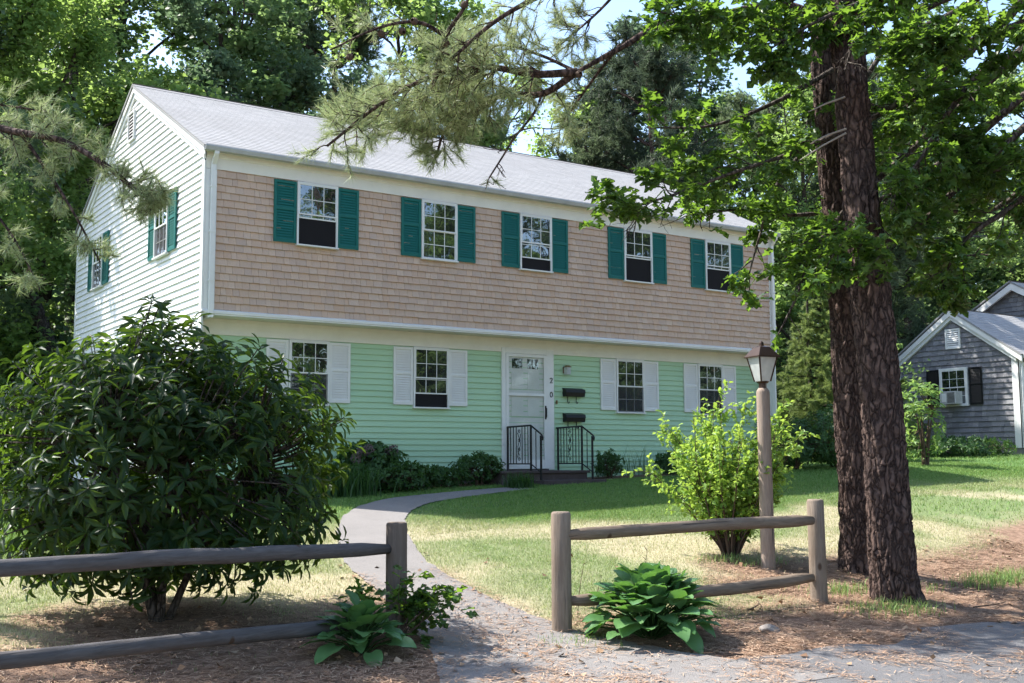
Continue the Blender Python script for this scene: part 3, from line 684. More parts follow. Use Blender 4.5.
# ------------------------------------------------------------------ lantern, bell and mailboxes on the green wall
def wall_lantern():
    t = empty('wall_lantern', (7.08, YL, 1.82), 'small brass and glass wall lantern above the two black mailboxes', 'wall lamp')
    m = MB(); m.box(-.05, .05, -.03, -.016, -.05, .06); m.tube([(0, -.03, .04), (0, -.06, .06), (0, -.09, .03)], .012, 6); keep_(m.build('bracket', M['brass'], t))
    m = MB(); m.box(-.058, .058, -.15, -.035, .058, .075); m.box(-.035, .035, -.13, -.055, .0755, .092); m.build('cap', M['brass'], t, bevel=.004)
    m = MB(); m.box(-.045, .045, -.138, -.048, -.075, .0575); m.build('glass', M['frost'], t)
def keep_(o): return o
wall_lantern()
db = MB(); db.box(6.86, 6.89, YL-.036, YL-.014, 1.19, 1.26); db.tube([(6.875, YL-.036, 1.225), (6.875, YL-.042, 1.225)], .009, 8); tag(db.build('doorbell', M['brass']), 'little brass doorbell plate beside the door, left of the mailboxes', 'doorbell')
def mailbox(z, label, hooks):
    t = empty('mailbox', (7.02, YL, z), label, 'mailbox', 'black mailboxes by the door')
    m = MB(); w = .44; m.prism([(-.016, 0), (-.12, 0), (-.135, .07), (-.125, .125), (-.016, .155)], 0, w, 'x')
    # front lid
    m.build('box', M['black_paint'], t, bevel=.004)
    m = MB(); m.prism([(-.017, .162), (-.132, .130), (-.142, .072), (-.137, .070), (-.126, .124), (-.017, .156)], -.008, w+.008, 'x'); m.build('lid', M['black_paint'], t)
    if hooks:
        for x in (.11, .31):
            m = MB(); m.tube([(x, -.03, .0), (x, -.03, -.10), (x, -.045, -.125), (x, -.07, -.12), (x, -.078, -.095)], .0075, 5); m.build('newspaper_hook', M['iron'], t)
mailbox(1.335, 'upper black mailbox with two newspaper hooks on the green wall', True)
mailbox(.865, 'lower black mailbox mounted just above the right iron railing', True)
# ------------------------------------------------------------------ steps and railings
stp = empty('front_steps', (6.2, 0, -.3), 'dark stone front steps with black iron railings below the white door', 'steps')
m = MB(); m.box(5.10, 6.93, -.45, YL-.018, -.6, -.075); keep(m.build('landing', M['step'], stp), stp)
m = MB(); m.box(5.06, 6.97, -.49, YL-.018, -.0745, -.03); keep(m.build('landing_slab', M['step'], stp, bevel=.008), stp)
m = MB(); m.box(5.74, 7.10, -.79, -.451, -.6, -.19); keep(m.build('step', M['step'], stp, bevel=.008), stp)
def railing(x, label):
    m = MB(); z0 = -.03; top = .745; ya, yb, yc = .33, -.39, -.69; zs = -.19
    r = .014
    for y, zb_, zt_ in ((ya, z0, top), (yb, z0, top+.01), (yc, zs, top-.17)):
        m.box(x-r, x+r, y-r, y+r, zb_, zt_)
    m.tube([(x, YL-.02, top), (x, yb, top+.012), (x, yc-.02, top-.155), (x, yc-.055, top-.20), (x, yc-.045, top-.245), (x, yc-.015, top-.235)], .016, 6)
    m.tube([(x, ya, .09), (x, yb, .09), (x, yc, -.06)], .011, 6)
    ys = np.linspace(ya, yb, 9)[1:-1]
    for i, y in enumerate(ys):
        if i in (3,): continue
        m.box(x-.006, x+.006, y-.006, y+.006, .09, top)
    m.box(x-.006, x+.006, -.546, -.534, .01, top-.09)
    yc_ = ys[3]
    def scroll(cy, cz, r0, s, turns=1.4):
        P = [(x, cy+s*r0*(1-.75*k/14)*math.cos(turns*2*math.pi*k/14), cz+r0*(1-.75*k/14)*math.sin(turns*2*math.pi*k/14)) for k in range(15)]; m.tube(P, .0055, 4)
    for cz, s in ((.66, 1), (.50, -1), (.34, 1), (.17, -1)): scroll(yc_, cz, .038, s)
    m.tube([(x, yc_+.05, .20), (x, yc_+.03, .28), (x, yc_-.03, .40), (x, yc_-.04, .46), (x, yc_+.01, .56), (x, yc_+.05, .64)], .006, 4)
    m.tube([(x, yc_-.05, .62), (x, yc_-.02, .52), (x, yc_+.04, .40), (x, yc_+.04, .30), (x, yc_-.01, .24)], .006, 4)
    o = m.build('railing', M['iron'], stp); keep(o, stp)
railing(5.745, ''); railing(6.865, '')
# ------------------------------------------------------------------ neighbour's grey shingled cottage
nb = empty('grey_cottage', (23, 3, .45), 'weathered grey shingled cottage with white trim beyond the lawn', 'house')
NX, NY0, NY1, NZE, NZR, NG = 23.0, 1.05, 4.95, 3.08, 4.42, .0
nto = lambda a, o, z: (NX-o, a, z)
npitch = (NZR-NZE)/((NY1-NY0)/2)
def nrng(z):
    a, b = NY0, NY1
    if z > NZE-.02: a = NY0+(z-NZE+.02)/npitch; b = NY0+NY1-a
    return a, b
def nkeep(o): return keep(o, nb)
nkeep(shingle_wall('shingle_wall', M['greyshingle'], nto, NY0, NY1, .42, NZR-.05, .15, nb, nrng, (.09, .25), 9, .034))
m = MB(); m.prism([(NY0+.004, NG), (NY1-.004, NG), (NY1-.004, NZE-.02), (3.0, NZR-.06), (NY0+.004, NZE-.02)], NX+.004, 28, 'x'); nkeep(m.build('wall_core', M['greyshingle'], nb))
m = MB(); m.box(NX-.01, 28, NY0-.01, NY1+.01, NG, .41); nkeep(m.build('foundation', M['foundation'], nb))
fs_ = lambda a, o, z: (a, NY0-o, z)
nkeep(shingle_wall('shingle_wall', M['greyshingle'], fs_, NX, 28, .42, NZE-.1, .13, nb, None, (.09, .2), 19, .020))
M['bluegreyroof'] = paint('blue_grey_roof_shingles', (.30, .32, .36), .9, .2, 6, .5)
nkeep(roof_slab('roof', M['roof'], nb, NX-.16, 27.5, NY0-.20, NZE-.13, 3.0, NZR)); nkeep(roof_slab('roof', M['roof'], nb, NX-.16, 27.5, NY1+.20, NZE-.13, 3.0, NZR))
for s_ in (1, -1):
    yy = lambda y: y if s_ > 0 else 6.0-y
    m = MB(); m.prism([(yy(NY0-.20), NZE-.18), (yy(3.0), NZR-.05), (yy(3.0), NZR-.21), (yy(NY0-.20), NZE-.33)], NX-.15, NX-.10, 'x'); nkeep(m.build('rake_board', M['white'], nb))
    m = MB(); m.prism([(yy(NY0-.0), NZE-.12), (yy(3.0), NZR-.12), (yy(3.0), NZR-.32), (yy(NY0-.0), NZE-.31)], NX-.0995, NX-.018, 'x'); nkeep(m.build('rake_board', M['white'], nb))
m = MB(); m.box(NX-.04, NX-.001, NY0-.05, NY0+.17, .42, NZE-.15); m.box(NX-.04, NX+.15, NY0-.051, NY0-.018, .421, NZE-.15); nkeep(m.build('corner_board', M['white'], nb))
m = MB(); m.box(NX-.04, NX-.001, NY1-.14, NY1+.02, .42, NZE-.1); nkeep(m.build('corner_board', M['white'], nb))
m = MB(); m.box(NX-.06, 27.5, NY0-.30, NY0-.2, NZE-.24, NZE-.14); nkeep(m.build('gutter', M['white'], nb))
m = MB(); m.tube([(NX+.02, NY0-.25, NZE-.22), (NX+.02, NY0-.25, NZE-.3), (NX+.02, NY0-.1, NZE-.45), (NX+.02, NY0-.1, .55)], .04, 6); nkeep(m.build('downspout', M['white'], nb))
ntw = lambda a, o, z: (NX-o-.02, a, z)
nw = window(nb, ntw, 3.02, .45, 1.62, 2.72, 0, False, 3, 2, .07, .1); nkeep(nw)
M['nbscreen'] = M['screen']
for a in (2.12, 3.50):
    o = shutter_mesh(.40, 1.05, ntw, M['black_paint']); o.parent = nb; o.location = (-23, a-3, 1.65-.45)
m = MB(); za, zb2, ya, yb = 3.32, 3.80, 2.80, 3.18
for b in ((NX-.06, NX-.015, ya-.05, ya, za-.05, zb2+.05), (NX-.06, NX-.015, yb, yb+.05, za-.05, zb2+.05), (NX-.049, NX-.015, ya, yb, zb2, zb2+.049), (NX-.049, NX-.015, ya, yb, za-.049, za)): m.box(*b)
for k in range(8):
    z = za+k*.06; m.quad((NX-.045, ya, z), (NX-.045, yb, z), (NX-.025, yb, z+.05), (NX-.025, ya, z+.05))
nv = m.build('gable_vent', M['white'], nb); nkeep(nv)
# taller main part behind
m = MB(); pk, ez = 5.62, 3.9; m.prism([(-.6, NG), (8.0, NG), (8.0, 3.2), (3.75, pk), (-.6, 3.2)], 27.5, 35, 'x'); nkeep(m.build('main_wall_core', M['greyshingle'], nb))
mto = lambda a, o, z: (27.5-o, a, z); mp = (pk-3.2)/4.35
def mrng(z):
    a, b = -.6, 8.0
    if z > 3.2: a = -.6+(z-3.2)/mp; b = 8.1-(z-3.2)/mp-.1*0-.6*0; b = 3.75+(3.75-a)
    return a, min(b, 8.0)
nkeep(shingle_wall('shingle_wall', M['greyshingle'], mto, -.6, 8, .42, pk-.05, .15, nb, mrng, (.1, .25), 29, .034))
nkeep(roof_slab('roof', M['roof'], nb, 27.2, 35.2, -.85, 3.06, 3.75, pk+.07)); nkeep(roof_slab('roof', M['roof'], nb, 27.2, 35.2, 8.35, 3.06, 3.75, pk+.07))
for s_ in (1, -1):
    yy = lambda y: y if s_ > 0 else 7.5-y
    m = MB(); m.prism([(yy(-.85), 3.0), (yy(3.75), pk+.01), (yy(3.75), pk-.2), (yy(-.85), 2.8)], 27.21, 27.3, 'x'); nkeep(m.build('rake_board', M['white'], nb))
ac = empty('air_conditioner', (NX-.06, 3.0, 1.68), 'pale window air conditioner in the grey cottage window', 'air conditioner')
m = MB(); m.box(-.32, .02, -.24, .24, 0, .36); m.build('casing', M['aircon'], ac, bevel=.01)
m = MB()
for k in range(9): m.box(-.328, -.321, -.21, .02, .04+k*.033, .055+k*.033)
m.build('grille', M['dark'], ac)
m = MB(); m.box(-.327, -.321, .06, .20, .06, .30); m.build('control_panel', M['white'], ac)
# ------------------------------------------------------------------ fences
def post(parent, x, y, h, r, mat, seed, lean=(0, 0)):
    rr = random.Random(seed); zb_ = float(H(x, y)); m = MB(); N = 12
    pts = [(x, y, zb_-.3), (x, y, zb_+.02), (x+lean[0]*.5, y+lean[1]*.5, zb_+h*.5), (x+lean[0], y+lean[1], zb_+h-.02), (x+lean[0], y+lean[1], zb_+h)]
    m.tube(pts, [r*1.02, r, r*.98, r*.97, r*.84], N, True, .03, rr); o = m.build('post', mat, parent, True)
    md = o.modifiers.new('b', 'BEVEL'); md.width = .006; md.segments = 1; md.limit_method = 'ANGLE'; keep(o, parent); return o
def rail(parent, a, b, r, mat, seed, sag=0.0, taper=True):
    rr = np.random.default_rng(seed); a = np.array(a, float); b = np.array(b, float); m = MB(); pts = []; rad = []; n = 14
    w = rr.normal(size=(n+1, 3))*.003
    for k in range(n+1):
        f = k/n; p = a+(b-a)*f; p[2] -= sag*math.sin(math.pi*f); pts.append(p+w[k]*(0 if k in (0, n) else 1))
        e = min(f, 1-f)*np.linalg.norm(b-a); t = 1 if not taper else min(1, .72+e/.05*.28)
        rad.append(r*t*(1+.05*math.sin(f*5+seed)))
    m.tube(pts, rad, 14, True, .022, random.Random(seed)); o = m.build('rail', mat, parent, True); keep(o, parent); return o
P1 = (-1.20, -8.37); P2 = (.12, -8.81); P3 = (3.14, -8.94)
fr_ = empty('split_rail_fence', (P2[0], P2[1], -1.27), 'short round rail fence between the hosta clump and the lamp post', 'fence', 'round rail fences along the front')
post(fr_, *P2, .985, .086, M['fence'], 1); post(fr_, *P3, .985, .085, M['fence'], 2, (-.012, 0))
rail(fr_, at(566, 535, 9.42), at(812, 520.5, 10.9), .055, M['fence_rail'], 3, -.01); rail(fr_, at(566, 601, 9.40), at(812, 577.5, 10.9), .055, M['fence_rail'], 4, .03)
fl_ = empty('split_rail_fence', (P1[0], P1[1], -1.28), 'weathered grey round rail fence in front of the large rhododendron', 'fence', 'round rail fences along the front')
post(fl_, *P1, .90, .088, M['fence_post_shaded'], 11, (.0, 0))
pe = (-5.35, -10.35); pz = float(H(*pe)); post(fl_, *pe, .96, .09, M['fence_grey'], 12)
a1 = at(388, 549, 9.0); m1 = at(0, 571, 6.3); e1 = m1+(m1-a1)*.36; rail(fl_, a1, e1,   .0525, M['fence_rail_shaded'], 13, -.02)
a2 = at(388, 621, 9.0); m2 = at(0, 660.5, 6.3); e2 = m2+(m2-a2)*.36; rail(fl_, a2, e2, .0525, M['fence_rail_shaded'], 14, .0)
# ------------------------------------------------------------------ lamp post
lx, ly = 3.83, -7.64; lz = float(H(lx, ly)); LH = 1.99
lp = empty('lamp_post', (lx, ly, lz), 'wooden lamp post with four sided lantern beside the yellow green bush', 'lamp post')
m = MB(); m.tube([(0, 0, -.3), (0, 0, .01), (-.004, 0, LH*.5), (-.006, 0, LH-.05), (-.006, 0, LH-.03), (-.006, 0, LH)], [.081, .080, .077, .075, .071, .05], 14, True, .015, random.Random(4)); m.build('post', M['lamppost'], lp, True)
lt = MB(); lt.tube([(-.006, 0, LH), (-.006, 0, LH+.05), (-.006, 0, LH+.055), (-.006, 0, LH+.075)], [.045, .045, .06, .075], 12); 
z0, z1 = LH+.075, LH+.345; r0, r1 = .088, .165; rot = .60
cs = [(math.cos(rot+k*math.pi/2), math.sin(rot+k*math.pi/2)) for k in range(4)]
for c, s in cs: lt.tube([(c*r0-.006, s*r0, z0), (c*r1-.006, s*r1, z1)], .010, 5)
lt.poly([(c*r0*1.05-.006, s*r0*1.05, z0-.001) for c, s in cs]); lan = lt.build('lantern', M['lampmetal'], lp)
for k in range(4):
    (c, s), (c2, s2) = cs[k], cs[(k+1) % 4]; g = MB(); g.quad((c*r0-.006, s*r0, z0), (c2*r0-.006, s2*r0, z0), (c2*r1-.006, s2*r1, z1), (c*r1-.006, s*r1, z1)); g.build('glass', M['frost'], lan)
cp = MB(); i = 0
rings = [(r1*1.22, z1-.004), (r1*1.22, z1+.010), (r1*.55, z1+.115), (r1*.16, z1+.135), (r1*.14, z1+.165), (r1*.03, z1+.185)]
for r_, z_ in rings: cp.v += [(c*r_-.006, s*r_, z_) for c, s in cs]
for q in range(len(rings)-1):
    for k in range(4): cp.f.append((q*4+k, q*4+(k+1) % 4, q*4+4+(k+1) % 4, q*4+4+k))
cp.f.append((3, 2, 1, 0)); cp.build('lamp_cap', M['lampmetal'], lan)

# ------------------------------------------------------------------ vegetation helpers
def polyline(p, n=None):
    return [np.asarray(q, float) for q in p]
def smooth_line(pts, per=5):
    """Catmull-Rom through points"""
    P = [np.asarray(p, float) for p in pts]; P = [2*P[0]-P[1]]+P+[2*P[-1]-P[-2]]; out = []
    for i in range(1, len(P)-2):
        for k in range(per):
            t = k/per; out.append(.5*((2*P[i])+(-P[i-1]+P[i+1])*t+(2*P[i-1]-5*P[i]+4*P[i+1]-P[i+2])*t*t+(-P[i-1]+3*P[i]-3*P[i+1]+P[i+2])*t**3))
    out.append(P[-2]); return out
def wander(r, p, d, L, n, curl=.25, grav=0.0):
    p = np.array(p, float); d = unit(np.array(d, float)); out = [p.copy()]
    for k in range(n):
        d = unit(d+r.normal(size=3)*curl+np.array([0, 0, grav])); p = p+d*L/n; out.append(p.copy())
    return out
def side_twigs(r, line, n, L, taper, lo=.15, spread=1.0, up=.15, grav=0.0, curl=.22, seg=4):
    """side branches from a polyline -> list of polylines"""
    line = np.array(line); res = []
    for k in range(n):
        f = r.uniform(lo, 1)**.9; i = f*(len(line)-1); j = min(int(i), len(line)-2); p = line[j]+(line[j+1]-line[j])*(i-j); t = unit(line[j+1]-line[j])
        s = unit(np.cross(t, rdir(r, 1)[0])); d = unit(t*r.uniform(.4, 1.1)+s*spread+np.array([0, 0, up])); l = L*r.uniform(.5, 1.1)*(1-taper*f)
        res.append(wander(r, p, d, l, seg, curl, grav))
    return res
def tubes(mb, lines, r0, r1, n=5):
    for l in lines: mb.tube(l, list(np.linspace(r0, r1, len(l))), n, False)
def tree_proto(name, seed, h, kind):
    """unit-positioned tree: returns the Empty with trunk and crown children"""
    r = np.random.default_rng(seed); rr = random.Random(seed); t = empty(name)
    tr = MB(); n = 9; top = np.array([r.normal()*.05*h, r.normal()*.05*h, h*.92]); mid = top*.5+np.array([r.normal()*.3, r.normal()*.3, 0])
    trunk = smooth_line([(0, 0, -.4), (0, 0, .3), mid, top], 6); R0 = h*.0135+.03
    tr.tube(trunk, list(np.linspace(R0*1.25, R0*.2, len(trunk))), 9, False, .06, rr)
    cl = []; ax = []
    if kind == 'oak':
        nb_ = 26; limbs = []
        for k in range(nb_):
            f = r.uniform(.22, .98); p = trunk[min(len(trunk)-1, int(f*(len(trunk)-1)))]; az = k*2.4+r.normal()*.4; L = h*.40*(1-.5*f)*r.uniform(.7, 1.2)
            d = np.array([math.cos(az), math.sin(az), .25+.9*f]); l = wander(r, p, d, L, 7, .2, .03); limbs.append(l); tr.tube(l, list(np.linspace(R0*.42*(1.1-f*.7), .018, len(l))), 6, False)
            for s in side_twigs(r, l, 7, L*.5, .4, .25, .9, .1): 
                tr.tube(s, list(np.linspace(.028, .010, len(s))), 4, False)
                for q in (s[-1], s[-2], s[len(s)//2]): cl.append(q)
                for s2 in side_twigs(r, s, 2, L*.25, .3, .3, .9, .1): cl.append(s2[-1])
        cl = np.array(cl); per = 34; N = len(cl)*per
        size = r.uniform(.25, .65, len(cl)); off = r.normal(size=(len(cl), per, 3))*size[:, None, None]*np.array([.42, .42, .22])
        pos = (cl[:, None]+off).reshape(-1, 3); a = rdir(r, N); a[:, 2] = a[:, 2]*.4-.15; nrm = rdir(r, N)*.75+np.array([0, 0, .8])
        V, F = scatter(*DIAM, pos, a, nrm, r.uniform(.10, .175, N)*(h/14)**.3)
        mat = M['bgleaf']
    elif kind == 'pine':
        for k in range(50):
            f = r.uniform(.30, 1.0); p = trunk[min(len(trunk)-1, int(f*(len(trunk)-1)))]; az = k*2.4+r.normal()*.4; L = h*.31*(1.15-f)**.5*r.uniform(.6, 1.15)
            d = np.array([math.cos(az), math.sin(az), .15+.5*f]); l = wander(r, p, d, L, 6, .18, .03); tr.tube(l, list(np.linspace(R0*.3, .015, len(l))), 5, False)
            for s in side_twigs(r, l, 9, L*.42, .4, .25, .9, .2):
                tr.tube(s, [.018, .014, .012, .010, .008], 4, False)
                for q in s[1:]: cl.append(q); ax.append(s[-1]-s[0])
        cl = np.array(cl); ax = np.array(ax); per = 2; N = len(cl)*per
        pos = (cl[:, None]+r.normal(size=(len(cl), per, 3))*.18).reshape(-1, 3); a = unit(np.repeat(ax, per, 0))+rdir(r, N)*.6
        V, F = scatter(*needle_tuft(22, .24, .030, 1.25, seed), pos, a, rdir(r, N), r.uniform(.8, 1.25, N)); mat = M['bgneedle']
    else:  # spruce: whorls of flat drooping boughs
        z = .25
        while z < h*.97:
            f = z/h; L = h*.30*(1-f)**.85+.08; nbh = 9 if f < .7 else 6; a0 = r.uniform(0, 6)
            for k in range(nbh):
                az = a0+k*2*math.pi/nbh+r.normal()*.12; d = np.array([math.cos(az), math.sin(az), .22]); l = wander(r, (0, 0, z), d, L*r.uniform(.8, 1.1), 6, .07, -.045)
                tr.tube(l, list(np.linspace(.02, .006, len(l))), 4, False)
                for s in side_twigs(r, l, int(6+14*L), L*.38, .55, .12, .9, -.03, 0, .08, 3): 
                    for q in s[1:]: cl.append(q); ax.append(s[-1]-s[0])
                for q in l[2:]: cl.append(q); ax.append(l[-1]-l[0])
            z += .27+.12*(1-f)
        cl = np.array(cl); ax = np.array(ax); N = len(cl)
        V, F = scatter(*needle_tuft(26, .085, .010, 1.3, seed), cl, ax, rdir(r, N)*.3+np.array([0, 0, 1]), r.uniform(.8, 1.3, N)); mat = M['spruce']
    tr.build('trunk', M['pinebark'] if kind == 'pine' else M['bark'], t, True)
    fast_mesh('crown', V, F, mat, t)
    return t
def place_tree(proto, used, u, d, s, rz, label, group, cat='tree', sz=None):
    if proto.name in used: o = recopy(proto)
    else: o = proto; used.add(proto.name)
    p = at(u, 460, d); o.location = (p[0], p[1], float(H(p[0], p[1]))-.05); o.rotation_euler = (0, 0, rz); o.scale = (s, s, sz or s)
    return tag(o, label, cat, group)
used = set()
oakA = tree_proto('oak_tree', 21, 14, 'oak'); oakB = tree_proto('oak_tree', 22, 14, 'oak'); oakC = tree_proto('oak_tree', 23, 14, 'oak')
pinA = tree_proto('pine_tree', 31, 14, 'pine'); pinB = tree_proto('pine_tree', 32, 14, 'pine')
GW = 'trees of the woods behind the house'
BG = [  # proto, u, distance, scale, rotation, label
 (oakA, -80, 25, 1.05, .3, 'leafy oak at the left edge behind the pine bough'),
 (oakB, 10, 29, 1.15, 1.7, 'leafy oak just left of the white gable'),
 (oakC, 70, 33, 1.25, 2.9, 'leafy oak rising directly behind the gable peak'),
 (oakB, 130, 38, 1.35, .2, 'taller leafy oak further back behind the gable peak'),
 (oakA, 170, 32, 1.12, 4.1, 'leafy oak behind the roof just right of the gable peak'),
 (oakC, 228, 40, 1.35, 1.1, 'leafy oak behind the roof between two nearer oaks'),
 (oakB, 275, 33, 1.15, 5.0, 'leafy oak behind the roof above the first upstairs window'),
 (pinB, 335, 38, 1.25, 3.3, 'pine behind the roof left of the overhanging pine bough'),
 (oakC, 392, 35, 1.12, .6, 'leafy oak behind the roof above the second upstairs window'),
 (pinA, 455, 36, .95, 2.2, 'shorter pine behind the roof left of the third upstairs window'),
 (oakA, 520, 42, 1.00, 2.0, 'leafy oak behind the roof above the third upstairs window'),
 (pinB, 572, 37, .88, 5.5, 'pine behind the ridge below the open patch of sky'),
 (pinA, 628, 40, 1.15, 4.4, 'dense pine behind the right end of the roof'),
 (oakC, 640, 46, 1.30, 1.9, 'tall leafy oak behind the dense pine at the right roof end'),
 (oakA, 735, 47, 1.25, .4, 'tall leafy oak far behind the right roof corner'),
 (pinB, 672, 36, 1.05, 2.5, 'pine behind the right roof corner'),
 (oakC, 712, 44, 1.02, 2.5, 'leafy oak further back beyond the right roof corner'),
 (pinA, 760, 37, .92, 1.2, 'pine above the last upstairs window'),
 (oakB, 806, 33, .80, 3.0, 'dark leafy tree just right of the house corner'),
 (pinA, 858, 37, 1.05, .2, 'pine hidden behind the two big pine trunks'),
 (oakC, 905, 42, 1.15, 1.4, 'leafy oak left of the grey cottage'),
 (oakA, 962, 48, 1.30, 5.2, 'leafy oak behind the grey cottage peak'),
 (oakB, 1035, 46, 1.30, .9, 'leafy oak behind the right side of the grey cottage'),
]
for (pr_, u, d, s, rz, lab) in BG: place_tree(pr_, used, u, d, s, rz, lab, GW)
# trees across the road, seen mirrored in the upstairs windows
def place_xy(proto, x, y, s, rz, label, group):
    o = recopy(proto); o.location = (x, y, float(H(x, y))-.05); o.rotation_euler = (0, 0, rz); o.scale = (s, s, s); return tag(o, label, 'tree', group)
GA = 'trees across the road mirrored in the windows'
for k, (pr_, x, y, s) in enumerate([(oakA, 13, -33, 1.05), (oakC, 18, -37, 1.35), (oakB, 23, -31, 1.25), (oakC, 31, -33, 1.3), (oakA, 38, -27, 1.2), (oakB, 45, -34, 1.4), (oakA, 28, -40, 1.5), (pinB, 20, -29, .8), (oakB, 33, -25, .6), (oakC, 26, -27, .6), (oakB, 34, -29, 1.3), (oakA, 37, -33, 1.45), (oakC, 30, -24, .6), (oakA, 20, -25, .5), (oakB, 39, -22, .6)]):
    place_xy(pr_, x, y, s, k*1.3, 'tree across the road, seen only as a reflection in the windows', GA)
shade_ = place_xy(oakC, -3.2, 10.3, .66, 2.2, 'leafy oak at the far left edge casting shade on the white gable', GW); shade_.scale = (.62, .62, .95)
def leaning_oak():
    r = np.random.default_rng(515); p = at(84, 462, 26.5); g = float(H(p[0], p[1])); base = np.array([p[0], p[1], g]); t = empty('oak_tree', tuple(base), 'dark leaning oak trunk at the left edge beside the white gable', 'tree', GW); mb = MB()
    tk = smooth_line([base-np.array([0, 0, .3]), base, at(62, 390, 26.5), at(28, 290, 26.5), at(-8, 225, 26.5), at(-50, 120, 26.7), at(-90, -20, 26.9)], 5); mb.tube(tk, list(np.linspace(.25, .11, len(tk))), 9, False, .05, random.Random(3)); o = mb.build('trunk', M['bark'], t, True); keep(o, t)
    mb = MB(); L = [[at(-20, 200, 26.5), at(20, 150, 26.5), at(60, 90, 26.7), at(85, 20, 26.9), at(95, -60, 27.1)], [at(-45, 130, 26.7), at(-5, 70, 26.1), at(30, 10, 25.5), at(60, -50, 25.5)], [at(30, 295, 26.5), at(50, 240, 26.9), at(62, 190, 27.3), at(85, 140, 27.5)], [at(-8, 225, 26.5), at(15, 250, 25.5), at(45, 262, 25.0)], [at(-60, 80, 26.5), at(0, 20, 27.5), at(60, -20, 28.5), at(110, -40, 28.5)], [at(55, 370, 26.5), at(30, 350, 25.9), at(5, 345, 25.5)], [at(60, 385, 26.5), at(20, 400, 27.0), at(-10, 390, 27.5)]]
    cl = []
    for b in L:
        l = smooth_line(b, 5); mb.tube(l, list(np.linspace(.075, .015, len(l))), 6, False); Lt = sum(np.linalg.norm(y-x) for x, y in zip(l[:-1], l[1:]))
        for s in side_twigs(r, l, int(5*Lt), 1.0, .3, .12, .9, .1):
            mb.tube(s, [.016, .012, .010, .008, .006], 4, False); cl += [s[-1], s[-2], s[2]]
            for q in side_twigs(r, s, 2, .5, .3, .3, .9, .1): cl.append(q[-1])
    cl = np.array(cl); per = 26; P = (cl[:, None]+r.normal(size=(len(cl), per, 3))*np.array([.26, .26, .15])).reshape(-1, 3); P = P[(P[:, 1] > 8.3)]; N = len(P); a = rdir(r, N); a[:, 2] = a[:, 2]*.4-.1
    V, F = scatter(*LONG, P, a, rdir(r, N)*.7+np.array([0, 0, .8]), r.uniform(.11, .18, N)[:, None]*np.array([[.7, 1, 1]])); o = fast_mesh('crown', V, F, M['bgleaf'], t); keep(o, t); o = mb.build('branch', M['bark'], t, True); keep(o, t)
leaning_oak()
# the far woods that read as one mass
def far_woods():
    r = np.random.default_rng(77); pos = []; tr = MB(); sz = []
    for k in range(120):
        az = r.uniform(-2, 74)*math.pi/180; d = r.uniform(50, 82); x = CAM[0]+math.sin(az)*d; y = CAM[1]+math.cos(az)*d; g = float(H(x, y)); h = r.uniform(13, 20)
        c_az = math.degrees(az); h *= .66 if 30 < c_az < 40 else (.8 if 40 <= c_az < 48 else 1)
        tr.tube([(x, y, g-.3), (x+r.normal()*.3, y, g+h*.5), (x+r.normal()*.6, y, g+h*.85)], [.2, .14, .05], 6, False)
        nc = 58; cz = g+h*(.12+.86*r.random(nc)**.8); rad = h*.2*np.sqrt(np.clip(1-((cz-g)/h-.5)**2*2.6, .1, 1))*np.sqrt(r.random(nc)); th = r.uniform(0, 6.28, nc)
        cx_ = x+rad*np.cos(th); cy_ = y+rad*np.sin(th); per = 26
        off = r.normal(size=(nc, per, 3))*np.array([.62, .62, .34]); pos.append((np.c_[cx_, cy_, cz][:, None]+off).reshape(-1, 3))
    for k in range(1100):  # understorey
        az = r.uniform(-4, 76)*math.pi/180; d = r.uniform(31, 60)
        x = CAM[0]+math.sin(az)*d; y = CAM[1]+math.cos(az)*d
        if y < 11 or (x > 20 and y < 12): continue
        g = float(H(x, y)); pos.append(np.array([x, y, g+abs(r.normal())*1.5+.3])+r.normal(size=(34, 3))*np.array([.8, .8, .5]))
    P = np.vstack(pos); N = len(P); a = rdir(r, N); a[:, 2] *= .4
    V, F = scatter(*DIAM, P, a, rdir(r, N)*.8+np.array([0, 0, .7]), r.uniform(.28, .5, N)); o = fast_mesh('woods', V, F, M['bgleaf'])
    tag(o, 'far woods of leafy trees and undergrowth closing the view', 'woods', None, 'stuff'); t = tr.build('woods_trunks', M['bark'], o, True)
far_woods()
